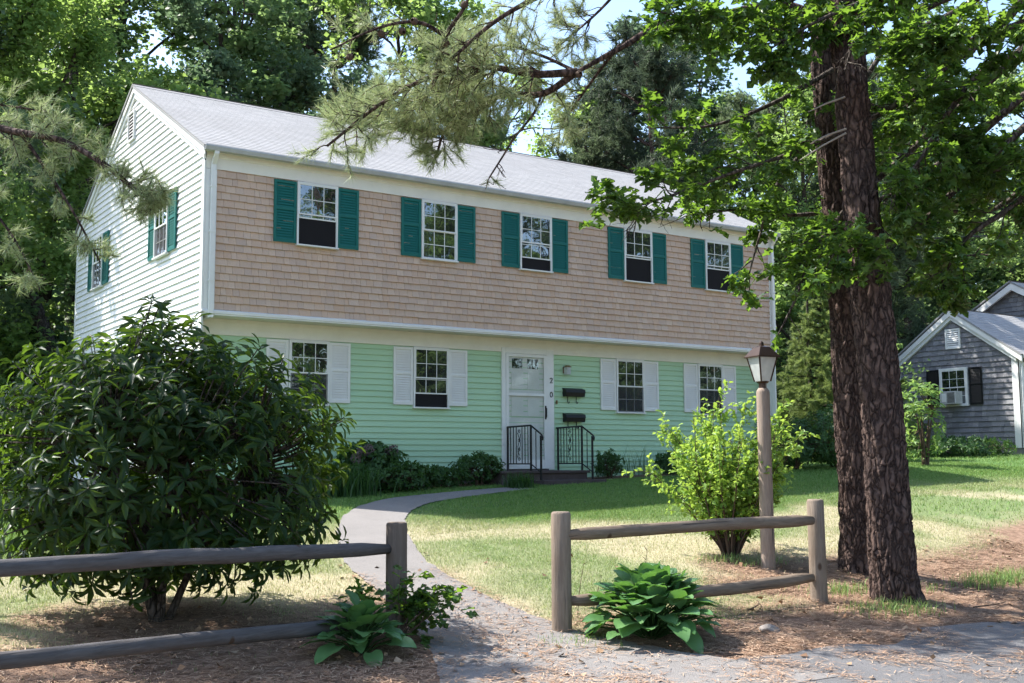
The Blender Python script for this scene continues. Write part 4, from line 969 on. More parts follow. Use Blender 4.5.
# ------------------------------------------------------------------ young spruce and dark shrubs right of the house
spr = tree_proto('spruce_tree', 41, 4.6, 'spruce'); p = at(824, 470, 28); spr.location = (p[0], p[1], float(H(p[0], p[1]))); spr.scale = (1.15, 1.15, 1.0)
tag(spr, 'young pale green spruce standing left of the big pine trunks', 'tree')
spr2 = recopy(spr); p = at(886, 468, 30); spr2.location = (p[0], p[1], float(H(p[0], p[1]))); spr2.scale = (.75, .75, .75); spr2.rotation_euler = (0, 0, 2)
tag(spr2, 'small spruce between the front pine trunk and the grey cottage', 'tree')
def leaf_shrub(name, label, x, y, rx, ry, hgt, ntip, per, leaf, lscale, mat, seed, stems=7, width=.45, droop=0.0, cat='shrub', group=None, zlow=.12, nup=.8, tw=.004, stemmat=None, flat=.35):
    """woody shrub: stems fan out to tips; rosettes of leaves at tips on a lumpy dome"""
    r = np.random.default_rng(seed); g = float(H(x, y)); t = empty(name, (x, y, g), label, cat, group); mb = MB(); tips = []
    hubs = []
    for k in range(stems):
        az = 2*math.pi*k/stems+r.normal()*.4; rr_ = r.uniform(.25, .6); e = np.array([rx*rr_*math.cos(az), ry*rr_*math.sin(az), hgt*r.uniform(.4, .65)])
        l = smooth_line([(.05*math.cos(az), .05*math.sin(az), -.05), e*np.array([.42, .42, .38]), e], 4); mb.tube(l, list(np.linspace(tw*5+.006, tw*2+.003, len(l))), 6, False); hubs.append(e)
    hubs = np.array(hubs)
    d = rdir(r, ntip); d[:, 2] = d[:, 2]*.85+.20; d = unit(d); lump = 1+.16*np.sin(d[:, 0]*6+seed)*np.cos(d[:, 1]*5+seed*2)+.10*np.sin(d[:, 2]*9+d[:, 0]*7)
    f = r.uniform(.45, 1.0, ntip)**.6*lump
    hz = np.sign(d[:, 2])*np.abs(d[:, 2])**.8; T = np.c_[d[:, 0]*rx*f*(1+.12*(1-np.abs(d[:, 2]))), d[:, 1]*ry*f, hgt*.5+hz*hgt*.50*np.minimum(f, 1.04)]; T[:, 2] = np.maximum(T[:, 2], hgt*zlow*r.uniform(.6, 1.6, ntip)); T = T+(r.random(ntip) < .16)[:, None]*np.c_[d[:, 0]*rx*.16, d[:, 1]*ry*.1, np.abs(d[:, 2])*hgt*.07]; T = np.clip(T, [-rx*1.3, -ry*1.15, .03], [rx*1.3, ry*1.3, hgt*1.12])
    for k in range(ntip):
        h_ = hubs[np.argmin(np.linalg.norm(hubs-T[k], axis=1))]; m_ = (h_+T[k])/2+np.array([0, 0, -.04])
        if r.random() < .6: mb.tube([h_, m_, T[k]], [tw*1.6, tw, tw*.7], 4, False)
    mb.build('stem', stemmat or M['twig'], t, True)
    out = unit(T-np.array([0, 0, hgt*.35])+r.normal(size=T.shape)*.25)+np.array([0, 0, .35]); out = unit(out)
    ref = unit(np.cross(out, rdir(r, ntip))); ref2 = np.cross(out, ref)
    ths = (np.arange(per)*2.39996)[None]+r.uniform(0, 6, (ntip, 1)); el_ = r.uniform(-droop-.2, .75-droop*.5, (ntip, per))
    A = (np.cos(ths)*np.cos(el_))[..., None]*ref[:, None]+(np.sin(ths)*np.cos(el_))[..., None]*ref2[:, None]+np.sin(el_)[..., None]*out[:, None]
    Np = out[:, None]*nup+r.normal(size=A.shape)*flat; P = T[:, None]+out[:, None]*r.uniform(-.05, .03, (ntip, per, 1))*hgt/2.5
    N = ntip*per; s = (r.uniform(.65, 1.1, N)*lscale)[:, None]*np.array([[width, 1, 1]])
    V, F = scatter(*leaf, P.reshape(-1, 3), A.reshape(-1, 3), Np.reshape(-1, 3), s); fast_mesh('foliage', V, F, mat, t)
    return t
# the big rhododendron behind the left fence
leaf_shrub('rhododendron', 'huge dark green rhododendron behind the grey rail fence', -2.72, -7.15, 1.22, 1.3, 2.40, 1250, 9, LONG, .165, M['rhodo'], 5, 6, .29, .30, 'shrub', None, .13, .9, .007, M['bark'], .35)
sh = [  # name,label,u,v,dist, rx, h, ntip, per, scale, mat
 ('dark_shrub', 'dark rounded shrub under the young spruce', 838, 24.0, 1.1, 1.25, 420, 7, .12, 'shrubleaf'),
 ('dark_shrub', 'dark shrub beside the right corner of the house', 795, 23.5, .8, 1.0, 300, 7, .12, 'shrubleaf'),
 ('dark_shrub', 'low dark shrub on the lawn in front of the grey cottage', 965, 29.5, 1.2, .5, 260, 7, .14, 'shrubleaf'),
]
for i, (n_, lab, u, d, rx, hh, nt, per, ls_, mt) in enumerate(sh):
    p = at(u, 470, d); leaf_shrub(n_, lab, p[0], p[1], rx, rx*.9, hh, nt, per, LONG, ls_, M[mt], 60+i, 6, .4, .1, 'shrub', 'dark shrubs along the far lawn')
p = at(926, 474, 25); leaf_shrub('sapling', 'light green leafy sapling left of the grey cottage window', p[0], p[1], .48, .45, 1.95, 75, 7, LONG, .19, M['sapleaf'], 71, 5, .36, .1, 'sapling', None, .1, .8, .006)
p = at(868, 470, 27); leaf_shrub('dark_shrub', 'dark shrub glimpsed right behind the back pine trunk', p[0], p[1], 1.0, .9, 1.6, 300, 7, LONG, .13, M['shrubleaf'], 73, 4, .42, .1, 'shrub', 'dark shrubs along the far lawn')
# foundation planting
def fshrub(name, label, u, y, rx, hh, nt, per, ls_, mt, seed, cat='shrub', width=.4, grp='low shrubs along the foundation'):
    D = FW+RT*(u-512)/FPX; t_ = (y-CAM[1])/D[1]; x = CAM[0]+t_*D[0]; return leaf_shrub(name, label, x, y, rx, rx*.75, hh, nt, per, LONG, ls_, M[mt], seed, 5, width, .0, cat, grp, .05, .7, .003)
fshrub('round_shrub', 'small round clipped shrub right of the front steps', 607, -.05, .27, .50, 240, 7, .06, 'shrubleaf', 81)
fshrub('dark_shrub', 'dark shrub at the foundation behind the yellow green bush', 668, .0, .33, .42, 170, 7, .08, 'shrubleaf', 82)
fshrub('leafy_shrub', 'loose leafy shrub just left of the front steps', 479, -.15, .42, .55, 240, 7, .085, 'shrubleaf', 83)
fshrub('low_shrub', 'low spreading shrub between the step shrub and hydrangea', 442, -.25, .45, .34, 200, 7, .085, 'shrubleaf', 84)
fshrub('dark_shrub', 'dark leafy shrub in front of the hydrangea by the path', 398, -.45, .55, .46, 300, 7, .10, 'shrubleaf', 85)
hy = fshrub('hydrangea', 'hydrangea with faded pink flower heads below the green wall', 372, .02, .50, .78, 170, 7, .12, 'shrubleaf', 86, 'shrub', .6)
r = np.random.default_rng(9)
for k in range(6):
    c = np.array([r.uniform(-.4, .4), r.uniform(-.35, .1), r.uniform(.45, .78)]); dd = rdir(r, 90); P = c+dd*.07
    V, F = scatter(*DIAM, P, rdir(r, len(P)), rdir(r, len(P)), .04); fast_mesh('flower_head', V, F, M['flower'], hy)
def grass_clump(name, label, x, y, n, L, rad, seed, mat=None, width=.012, cat='grass clump', arch=.8, group=None, dry=.1):
    r = np.random.default_rng(seed); g = float(H(x, y)); V = []; F = []
    for k in range(n):
        th = r.uniform(0, 6.28); b = np.array([x+rad*.5*r.normal()*.6, y+rad*.4*r.normal()*.6, g-.01]); d = np.array([math.cos(th), math.sin(th), 0]); l = L*r.uniform(.55, 1.1); a = r.uniform(.1, arch); s = np.array([-d[1], d[0], 0])*width/2*r.uniform(.7, 1.2)
        i = len(V); m_ = 4
        for q in range(m_+1):
            f = q/m_; p_ = b+d*(l*a*f*f)+np.array([0, 0, l*(f-.45*a*f*f)]); w = s*(1-f)**.6; V += [p_-w, p_+w]
            if q: F.append((i+2*q-2, i+2*q-1, i+2*q+1, i+2*q))
    o = fast_mesh(name, np.array(V), np.array(F), mat or M['grass'], None, {'dry': np.full(len(V), dry)}); 
    return tag(o, label, cat, group)
def xy(u, y):
    D = FW+RT*(u-512)/FPX; t_ = (y-CAM[1])/D[1]; return CAM[0]+t_*D[0], y
M['daylily'] = leafmat('strap_leaf', [(.02, .055, .016), (.03, .075, .02), (.04, .09, .025)], (.1, .22, .03), .3, .5, .3)
grass_clump('strap_leaf_clump', 'dark strap leaved clump at the left end of the path bend', *xy(345, -.75), 420, .62, .75, 91, M['daylily'], .022, 'plant')
grass_clump('strap_leaf_clump', 'arching strap leaved clump beside the hydrangea', *xy(318, -.35), 360, .68, .7, 92, M['daylily'], .022, 'plant')
grass_clump('strap_leaf_clump', 'grassy clump in front of the left half of the steps', *xy(520, -.92), 320, .34, .42, 93, M['daylily'], .015, 'plant')
for k, (u, s_, lab) in enumerate([(628, 2, 'thin green stems right of the round shrub'), (641, 3, 'tall thin stems below the third downstairs window')]):
    grass_clump('thin_stem_plant', lab, *xy(u, .15), 16, .72, .22, 95+k, M['daylily'], .016, 'plant', .35)

# ------------------------------------------------------------------ yellow-green forsythia bush
def forsythia():
    r = np.random.default_rng(101); x, y = 3.90, -7.0; g = float(H(x, y)); t = empty('forsythia_bush', (x, y, g), 'bright yellow green arching bush left of the lamp post', 'bush'); mb = MB(); pos = []; ax = []
    for k in range(58):
        az = r.uniform(0, 6.28); L = r.uniform(1.0, 1.85); out = r.uniform(.08, .47); dr_ = np.array([math.cos(az)*out, math.sin(az)*out, 1.0])
        l = wander(r, np.array([.07*math.cos(az), .07*math.sin(az), -.02]), dr_, L, 9, .08, -.045*out*1.6); mb.tube(l, list(np.linspace(.012, .003, len(l))), 5, False)
        tw = side_twigs(r, l, 12, .42, .35, .14, .8, .25, 0, .15, 4)
        for s in tw: mb.tube(s, [.003, .0026, .0022, .002, .0015], 3, False)
        for s in tw+[l[5:]]:
            s = np.array(s); n = 13
            f = np.sort(r.uniform(.1, 1, n))*(len(s)-1); j = np.minimum(f.astype(int), len(s)-2); p = s[j]+(s[j+1]-s[j])*(f-j)[:, None]; d = unit(s[j+1]-s[j]); pos.append(p); ax.append(d*.6+rdir(r, n))
    P = np.vstack(pos); A = np.vstack(ax); ok = P[:, 2] > .16; P = P[ok]; A = A[ok]; N = len(P); s = r.uniform(.045, .085, N)[:, None]*np.array([[.62, 1, 1]])
    V, F = scatter(*LONG, P, A, rdir(r, N)*.6+np.array([0, 0, .9]), s); mb.build('stem', M['twig'], t, True); fast_mesh('foliage', V, F, M['forsythia'], t)
forsythia()
# ------------------------------------------------------------------ hostas
def hosta(label, x, y, n, R_, seed, lmax=.26):
    r = np.random.default_rng(seed); g = float(H(x, y)); t = empty('hosta', (x, y, g), label, 'hosta plant', 'hostas at the fence'); V = []; F = []; st = MB(); nu, nv = 5, 9
    for k in range(n):
        f = (k+.5)/n; th = k*2.39996+r.normal()*.15; tier = f**.6; rad = R_*.62*tier*r.uniform(.8, 1.1); zz = (.27*(1-tier**2.4)+.07)*R_/.6+r.normal()*.02
        base = np.array([rad*math.cos(th)*.9, rad*math.sin(th)*.9, zz+.02]); d = np.array([math.cos(th), math.sin(th), 0]); pitch = 1.1-1.05*tier+r.normal()*.32; L = lmax*r.uniform(.6, 1.1); W_ = L*r.uniform(.34, .42)
        a = d*math.cos(pitch)+np.array([0, 0, math.sin(pitch)]); s = np.array([-d[1], d[0], r.normal()*.15]); s /= np.linalg.norm(s); nn = np.cross(s, a); nn = nn if nn[2] > 0 else -nn
        i = len(V)
        for b in range(nv):
            q = b/(nv-1); w = W_*math.sin(math.pi*min(1, q*.93+.07)**.72)**.7 if q < 1 else 0.004
            for c in range(nu):
                e = (c/(nu-1)-.5)*2; drop = .38*L*q*q; V.append(base+a*L*q+s*w*e+nn*(w*.22*abs(e)**1.5+.004*math.sin(q*14+e*5))+np.array([0, 0, -drop*.6])-a*drop*.2-a*(abs(e)*.09*L*(1-q)))
        for b in range(nv-1):
            for c in range(nu-1): j = i+b*nu+c; F.append((j, j+1, j+nu+1, j+nu))
        st.tube([np.array([0, 0, -.01]), base*np.array([.55, .55, .75]), base], [.007, .006, .005], 4, False)
    fast_mesh('foliage', np.array(V), np.array(F), M['hosta'], t, None, True); st.build('stem', M['daylily'], t, True)
    return t
M['hosta_ribs'] = None
hosta('large hosta clump at the foot of the right fence', .62, -9.36, 170, .80, 111, .245)
hosta('smaller hosta clump at the foot of the left fence post', -1.70, -8.74, 60, .50, 112, .22)
r = np.random.default_rng(5)
def stalks(label, pts, seed):
    r = np.random.default_rng(seed); m = MB(); t0 = pts[0]; g = float(H(*t0)); n = MB()
    for (x, y) in pts:
        z = float(H(x, y)); h_ = r.uniform(.38, .55); l = wander(r, (x, y, z-.02), (r.normal()*.12, r.normal()*.1, 1), h_, 6, .06); m.tube(l, [.0035, .003, .003, .0025, .002, .002, .0015], 4, False)
        for q in l[3:]:
            m.tube([q, q+np.array([r.normal()*.02, r.normal()*.02, .03])], [.004, .002], 4, False)
    return tag(m.build('dry_stalks', M['twig'], None, True), label, 'weed')
stalks('dry weed stalks standing behind the large hosta', [(.45, -8.55), (.53, -8.5), (.60, -8.6)], 3)
stalks('single pair of dry stalks near the middle of the lower fence rail', [(1.38, -8.45), (1.43, -8.5)], 4)
# ------------------------------------------------------------------ the two big pines
def bark_trunk(line, radii, seed, around=110, per_m=36):
    """tube with deep plated bark, displaced along its normals"""
    L = smooth_line(line, 8); L = np.array(L); s = np.r_[0, np.cumsum(np.linalg.norm(np.diff(L, axis=0), axis=1))]; n = int(s[-1]*per_m); t = np.linspace(0, s[-1], n)
    C = np.c_[[np.interp(t, s, L[:, k]) for k in range(3)]].T; rad = np.interp(t, np.linspace(0, s[-1], len(radii)), radii)
    V = np.empty((n, around, 3)); ax = unit(L[-1]-L[0]); a = unit(np.cross(ax, [0, 1, 0])); b = np.cross(ax, a)
    for i in range(n):
        for j in range(around):
            th = 2*math.pi*j/around; d = a*math.cos(th)+b*math.sin(th); p = C[i]+d*rad[i]
            q = Vector((p[0]*11+seed, p[1]*11, p[2]*2.9+.4*math.sin(j*.3)))
            q = q+Vector((noise.noise(q*.9), noise.noise(q*.9+Vector((9, 0, 0))), noise.noise(q*1.7)))*.9
            ds, _ = noise.voronoi(q); e = ds[1]-ds[0]
            h_ = min(1, e*2.4)*.030+noise.noise(q*3.1)*.009-.014
            h_ += .010*noise.noise(Vector((p[0]*2, p[1]*2, p[2]*.8)))
            V[i, j] = C[i]+d*(rad[i]+h_+.055*math.exp(-max(0, t[i]-.25)/.16)*(1+.6*math.sin(3*th+seed)))
    ix = np.arange(n*around).reshape(n, around); nxt = np.roll(ix, -1, 1); F = np.stack([ix[:-1], nxt[:-1], nxt[1:], ix[1:]], -1).reshape(-1, 4)
    return V.reshape(-1, 3), F
def needle_branches(r, mb, lines, r0, sub=10, Ls=.55, tufts=3, grav=-.01, lo=.2, sub2=3, drop=.0):
    pos = []; ax = []
    for l in lines:
        Ltot = sum(np.linalg.norm(np.array(b)-np.array(a)) for a, b in zip(l[:-1], l[1:])); n = max(3, int(sub*Ltot))
        for s in side_twigs(r, l, n, Ls, .35, lo, .9, .12, grav, .22, 5):
            mb.tube(s, list(np.linspace(r0*.55, .003, len(s))), 4, False)
            tw = side_twigs(r, s, sub2, Ls*.5, .3, .25, .8, .15, 0, .2, 3)
            for q in tw: mb.tube(q, [.005, .0045, .004, .003], 3, False)
            if r.random() < drop: continue
            for q in [s[2:]]+tw:
                q = np.array(q)
                for f in np.linspace(.35, 1, tufts):
                    i = f*(len(q)-1); j = min(int(i), len(q)-2); pos.append(q[j]+(q[j+1]-q[j])*(i-j)); ax.append(q[-1]-q[0]+r.normal(size=3)*.03)
    return np.array(pos), np.array(ax)
TUFT = needle_tuft(17, .12, .0056, 1.15, 3)
def pine_crown_shade(r, mb, base, n, zlo, zhi, R_):
    """upper crown above the picture: limbs with clumps of tufts"""
    pos = []; ax = []
    for k in range(n):
        z = r.uniform(zlo, zhi); az = k*2.4; d = np.array([math.cos(az), math.sin(az), .25]); L = R_*r.uniform(.6, 1.1)*(1.2-(z-zlo)/(zhi-zlo)*.7); l = wander(r, (base[0], base[1], z), d, L, 7, .16); mb.tube(l, list(np.linspace(.05, .012, 8)), 6, False)
        for s in side_twigs(r, l, 14, L*.35, .3, .3, .9, .2, 0, .2, 4):
            mb.tube(s, [.01, .008, .007, .006, .005], 4, False)
            for q in s[1:]: pos.append(q); ax.append(s[-1]-s[0])
    return np.array(pos), np.array(ax)
BIGT = needle_tuft(26, .20, .012, 1.3, 9)
def big_pine(label, line, radii, seed, limbs, top, group='two big pine trunks at the fence', stubs=()):
    r = np.random.default_rng(seed); t = empty('pine_tree', tuple(line[0]), label, 'tree', group)
    V, F = bark_trunk(line, radii, seed); o = fast_mesh('trunk', V, F, M['pinebark'], t, None, True); keep(o, t)
    mb = MB(); P = np.zeros((0, 3)); A = np.zeros((0, 3)); VV = []
    for (pts, r0, kw) in limbs:
        l = smooth_line(pts, 5); mb.tube(l, list(np.linspace(r0, max(.008, r0*.3), len(l))), 8, False, .05, random.Random(seed))
        if kw is None: continue
        p_, a_ = needle_branches(r, mb, [l], max(.012, r0*.35), **kw); VV.append((p_, a_))
    if VV:
        P = np.vstack([a for a, b in VV]); A = np.vstack([b for a, b in VV]); V1, F1 = scatter(*TUFT, P, A, rdir(r, len(P)), r.uniform(.75, 1.15, len(P)))
    else: V1, F1 = np.zeros((0, 3)), np.zeros((0, 3), int)
    up = [line[-1], np.array(line[-1])+np.array([0, 0, top-line[-1][2]])]; mb.tube(smooth_line(up, 4), list(np.linspace(radii[-1], .05, 5)), 10, False)
    p2, a2 = pine_crown_shade(r, mb, up[0], 13, line[-1][2]+1.2, top, 2.6); V2, F2 = scatter(*BIGT, p2, a2, rdir(r, len(p2)), 1.0)
    V = np.vstack([V1, V2]); F = np.vstack([F1, F2+len(V1)])
    o = fast_mesh('crown', V, F, M['needle'], t); keep(o, t); o = mb.build('branch', M['pinebark'], t, True); keep(o, t)
    if stubs:
        m2 = MB()
        for a, b in stubs: m2.tube([a, (np.array(a)+np.array(b))/2+np.array([0, 0, .01]), b], [.011, .009, .004], 6, False)
        o = m2.build('dead_branch', M['twig_pale'], t, True); keep(o, t)
    return t
dF = 11.1
F0 = at(895, 603, dF)
lineF = [F0-np.array([0, 0, .3]), F0, at(889, 520, dF), at(881, 400, dF), at(866, 250, dF+.05), at(853, 110, dF+.1), at(842, -20, dF+.15), at(832, -160, dF+.2)]
radF = [.23, .205, .188, .180, .162, .150, .142, .135]
big_pine('nearer thick pine trunk right of the fence end', lineF, radF, 1, [], 13.0,
         stubs=[(at(845, 97, 10.95), at(808, 112, 10.9)), (at(846, 129, 10.95), at(812, 142, 10.85)), (at(846, 133, 10.95), at(800, 160, 10.9))])
dB = 12.55
B0 = at(860, 571, dB)
lineB = [B0-np.array([0, 0, .3]), B0, at(857, 500, dB), at(850, 400, dB), at(840, 250, dB), at(828, 120, dB), at(822, 20, dB), at(816, -120, dB)]
radB = [.22, .19, .168, .158, .146, .138, .13, .125]
K = dict(sub=13, Ls=.50, tufts=3, sub2=3)
limb = [at(822, 22, 12.5), at(780, 6, 12.4), at(720, 16, 12.2), at(665, 24, 12.0), at(622, 47, 11.8), at(577, 72, 11.6)]
up1 = [at(577, 72, 11.6), at(534, 74, 11.5), at(487, 67, 11.4), at(437, 74, 11.3), at(382, 103, 11.2), at(327, 146, 11.1)]
lo1 = [at(577, 72, 11.6), at(542, 94, 11.7), at(503, 94, 11.8), at(472, 113, 11.8), at(446, 129, 11.9), at(436, 158, 12)]
lo2 = [at(542, 94, 11.7), at(534, 113, 11.6), at(515, 137, 11.5), at(503, 156, 11.5), at(489, 178, 11.5)]
lo3 = [at(503, 94, 11.8), at(450, 108, 12.0), at(400, 122, 12.1), at(350, 128, 12.2)]
up2 = [at(437, 74, 11.3), at(446, 36, 11.1), at(466, 4, 11.0), at(480, -40, 10.9)]
up3 = [at(446, 36, 11.1), at(417, 22, 11.0), at(378, 28, 10.9), at(330, 50, 10.8)]
hi = [at(818, -60, 12.5), at(730, -55, 12.0), at(640, -35, 11.6), at(560, -12, 11.3), at(500, 18, 11.1), at(450, 60, 11)]
hi2 = [at(640, -35, 11.6), at(600, 10, 11.8), at(560, 45, 12)]
mid1 = [at(487, 67, 11.4), at(440, 90, 11.6), at(390, 108, 11.9), at(350, 120, 12)]
big_pine('slimmer pine trunk standing behind the thick one, its bough reaching over the roof', lineB, radB, 2,
         [(limb, .075, None), (up1, .042, dict(sub=24, Ls=.60, tufts=3, sub2=3, lo=.12)), (lo1, .038, dict(sub=20, Ls=.50, tufts=3, sub2=3, lo=.08)), (lo2, .016, dict(sub=9, Ls=.3, tufts=1, sub2=2, drop=.8)), (lo3, .022, dict(sub=22, Ls=.52, tufts=3, sub2=3, lo=.05)),
          (up2, .030, dict(sub=6, Ls=.35, tufts=2, sub2=2, drop=.5)), (up3, .022, dict(sub=9, Ls=.4, tufts=2, sub2=2, drop=.4)), (hi, .05, dict(sub=5, Ls=.5, tufts=2, sub2=2, lo=.4, drop=.5)), (hi2, .02, dict(sub=16, Ls=.5, tufts=3, sub2=3, drop=.1)), ([at(620, 45, 11.8), at(600, 70, 12), at(575, 105, 12.2), at(560, 130, 12.3)], .02, dict(sub=16, Ls=.45, tufts=3, sub2=3, lo=.1)), ([at(577, 72, 11.6), at(540, 55, 11.9), at(500, 45, 12.0), at(460, 55, 12.1)], .02, dict(sub=16, Ls=.45, tufts=3, sub2=3, lo=.1)), (mid1, .02, dict(sub=22, Ls=.55, tufts=3, sub2=3, lo=.1))], 13.5)
cone_me = MB()
for q in range(7):
    rr_ = .026*math.sin(math.pi*(q+.7)/7.6); cone_me.v += [(rr_*(1+.25*(w % 2))*math.cos(w*math.pi/5+q), rr_*(1+.25*(w % 2))*math.sin(w*math.pi/5+q), -.01-q*.011) for w in range(10)]
for q in range(6): cone_me.f += [(q*10+w, q*10+(w+1) % 10, q*10+10+(w+1) % 10, q*10+10+w) for w in range(10)]
bough = [o for o in COL.objects if o.get('label', '').startswith('slimmer pine')][0]; cone0 = None
for k, (u, v_, d) in enumerate([(446, 38, 11.1), (437, 76, 11.3), (417, 24, 11), (400, 30, 11), (378, 30, 10.9), (487, 70, 11.4), (497, 97, 11.8), (345, 58, 10.9), (460, 8, 11), (534, 76, 11.5), (577, 76, 11.6)]):
    if cone0 is None: cone0 = cone_me.build('pine_cone', M['twig'], bough, False); c = cone0
    else: c = cone0.copy(); COL.objects.link(c); c.parent = bough
    p = at(u, v_, d); c.location = [p[i]-bough.location[i] for i in range(3)]; c.rotation_euler = (k*.7, k*1.1, k); c.scale = (1.3, 1.3, 1.3)
# left pine, trunk out of view, its bough hangs in from the left edge
L0 = np.array([-6.6, -3.2, float(H(-6.6, -3.2))])
lineL = [L0-np.array([0, 0, .3]), L0, L0+np.array([.05, 0, 2.]), L0+np.array([.1, .05, 4.]), L0+np.array([.0, .1, 6.5])]
bl = [np.array([-6.5, -3.2, 3.9]), at(-90, 95, 11.3), at(0, 128, 11.0), at(60, 140, 10.8), at(105, 165, 10.6), at(135, 190, 10.5), at(150, 200, 10.5)]
bl2 = [at(20, 132, 11), at(50, 175, 10.9), at(75, 215, 10.8), at(100, 262, 10.8)]
bl3 = [at(-60, 110, 11.2), at(-20, 190, 11), at(15, 240, 10.9), at(40, 290, 10.9)]
bl4 = [at(-60, 100, 11.2), at(0, 105, 11.6), at(50, 112, 11.8)]
big_pine('pine mostly out of view whose bough hangs in front of the white gable', lineL, [.25, .2, .18, .16, .14], 3,
         [(bl, .05, dict(sub=11, Ls=.36, tufts=2, sub2=3, lo=.25, grav=-.03)), (bl2, .02, dict(sub=8, Ls=.28, tufts=2, sub2=3, lo=.05, grav=-.03)), (bl3, .02, dict(sub=7, Ls=.3, tufts=2, sub2=3, lo=.1)), (bl4, .016, dict(sub=10, Ls=.35, tufts=2, sub2=3, lo=.1))], 9.0, None)
# ------------------------------------------------------------------ foreground oak on the right, trunk just out of view
def front_oak():
    r = np.random.default_rng(301); x, y = 7.2, -9.9; g = float(H(x, y)); t = empty('oak_tree', (x, y, g), 'foreground oak reaching in from the right with sunlit lobed leaves', 'tree')
    mb = MB(); tk = smooth_line([(x, y, g-.3), (x, y, g+.2), (x-.05, y+.1, 2.2), (x-.2, y+.2, 5.0), (x-.3, y+.3, 8.5)], 6); mb.tube(tk, list(np.linspace(.17, .07, len(tk))), 12, False, .05, random.Random(2))
    T = lambda z: np.array([x-.1, y+.15, z])
    B = [
     [T(3.6), at(1060, -30, 12.0), at(1000, 28, 12), at(945, 67, 11.9), at(907, 97, 11.85), at(872, 118, 11.8), at(800, 150, 11.8), at(735, 172, 11.7), at(670, 196, 11.6), at(625, 208, 11.6)],
     [T(4.6), at(1040, -90, 12.0), at(930, -60, 12), at(850, -30, 11.7), at(780, 5, 11.4), at(720, 22, 11.2), at(660, 12, 11.0)],
     [T(3.0), at(1080, 95, 11.6), at(1010, 140, 11.4), at(950, 195, 11.2), at(905, 235, 10.9), at(865, 243, 10.7), at(835, 250, 10.6)],
     [T(3.8), at(1070, 20, 12.3), at(980, 90, 12.4), at(900, 160, 12.4), at(850, 205, 12.3), at(815, 250, 12.2), at(795, 300, 12.1), at(778, 335, 12.0)],
     [T(4.4), at(1060, -50, 12.6), at(960, 10, 12.7), at(860, 55, 12.4), at(780, 100, 12.3), at(715, 125, 12.2), at(655, 128, 12.1)],
     [T(2.8), at(1090, 130, 11.0), at(1020, 200, 11.0), at(965, 240, 11.1), at(938, 290, 11.2)],
     [T(5.0), at(1030, -120, 11.2), at(960, -60, 10.9), at(900, -20, 10.6), at(860, 30, 10.4), at(845, 70, 10.3)],
     [T(3.4), at(1080, 60, 11.4), at(1000, 60, 11.0), at(950, 110, 10.8), at(920, 160, 10.7), at(890, 190, 10.6)],
     [T(4.0), at(1090, 0, 11.0), at(1030, 20, 10.6), at(970, 40, 10.3), at(920, 50, 10.1)],
     [T(3.2), at(1060, 80, 12.6), at(960, 150, 12.9), at(880, 200, 13), at(800, 215, 12.9), at(740, 210, 12.7), at(690, 215, 12.5)],
     [T(3.0), at(1090, 110, 12.8), at(1010, 200, 13), at(950, 210, 13.2), at(905, 170, 13.3)],
     [T(3.6), at(1080, 20, 13), at(990, -10, 13.2), at(910, 20, 13.3), at(850, 100, 13.2), at(780, 180, 13.0), at(760, 235, 12.8), at(745, 290, 12.7)],
     [T(2.6), at(1100, 170, 12.0), at(1040, 160, 11.6), at(990, 170, 11.2), at(950, 150, 11)],
     [T(4.2), at(1090, -20, 11.6), at(1020, -30, 11.4), at(900, -10, 11.1), at(820, 20, 10.9), at(760, 55, 10.8)],
    ]
    dens = [.85, .7, .7, .45, .25, .55, .45, .7, .6, .6, 1.0, .35, 1.1, .5]
    pos = []; ax = []
    for b, dn in zip(B, dens):
        l = smooth_line(b, 5); mb.tube(l, list(np.linspace(.055, .008, len(l))), 6, False, .05, random.Random(3)); Ltot = sum(np.linalg.norm(q-p) for p, q in zip(l[:-1], l[1:]))
        for s in side_twigs(r, l, int(7.5*Ltot*dn), .62, .35, .22, .85, .05, -.02, .2, 5):
            mb.tube(s, list(np.linspace(.009, .003, len(s))), 4, False)
            tw = side_twigs(r, s, 3, .26, .3, .3, .8, .05, 0, .2, 3)
            for q in tw: mb.tube(q, [.003, .0026, .0022, .002], 3, False)
            for q in tw+[s]:
                e = q[-1]; d = unit(q[-1]-q[-2]); n = r.integers(5, 9)
                for k in range(n):
                    dd = unit(d*.5+rdir(r, 1)[0]*np.array([1, 1, .45])); pos.append(e-d*r.uniform(0, .09)); ax.append(dd+np.array([0, 0, -.12]))
            for f in (.45, .7): i = int(f*(len(s)-1)); pos.append(s[i]); ax.append(rdir(r, 1)[0]); pos.append(s[i]); ax.append(rdir(r, 1)[0])
        e = l[-1]
        for k in range(8): pos.append(e); ax.append(unit(l[-1]-l[-3])*.6+rdir(r, 1)[0])
    P = np.array(pos); A = np.array(ax)
    # the wind-thinned side: no leaves hang right against the pine trunk
    D_ = P-CAM; dd = D_@FW; uu = 512+FPX*(D_@RT)/dd; vv = 341.5-FPX*(D_@UP)/dd; ut = np.interp(vv, [0, 110, 250, 400], [843, 853, 866, 881])
    nearT = (np.abs(uu-ut) < 36) & (dd < 11.9) & (vv > 45); keepl = ~(nearT & ~((vv > 225) & (vv < 280) & (r.random(len(P)) < .8))) & ~((vv > 292) & (uu > 790) & (uu < 935)) & ~((vv > 215) & (uu > 600) & (uu < 715))
    P = P[keepl]; A = A[keepl]
    N = len(P); V, F = scatter(*OAK, P, A, rdir(r, N)*.55+np.array([0, 0, .95]), r.uniform(.10, .185, N)[:, None]*np.array([[.95, 1, 1]]))
    o = fast_mesh('crown', V, F, M['oakleaf'], t); keep(o, t); o = mb.build('trunk', M['bark'], t, True); keep(o, t)
    # upper crown over the frame
    return N
front_oak()
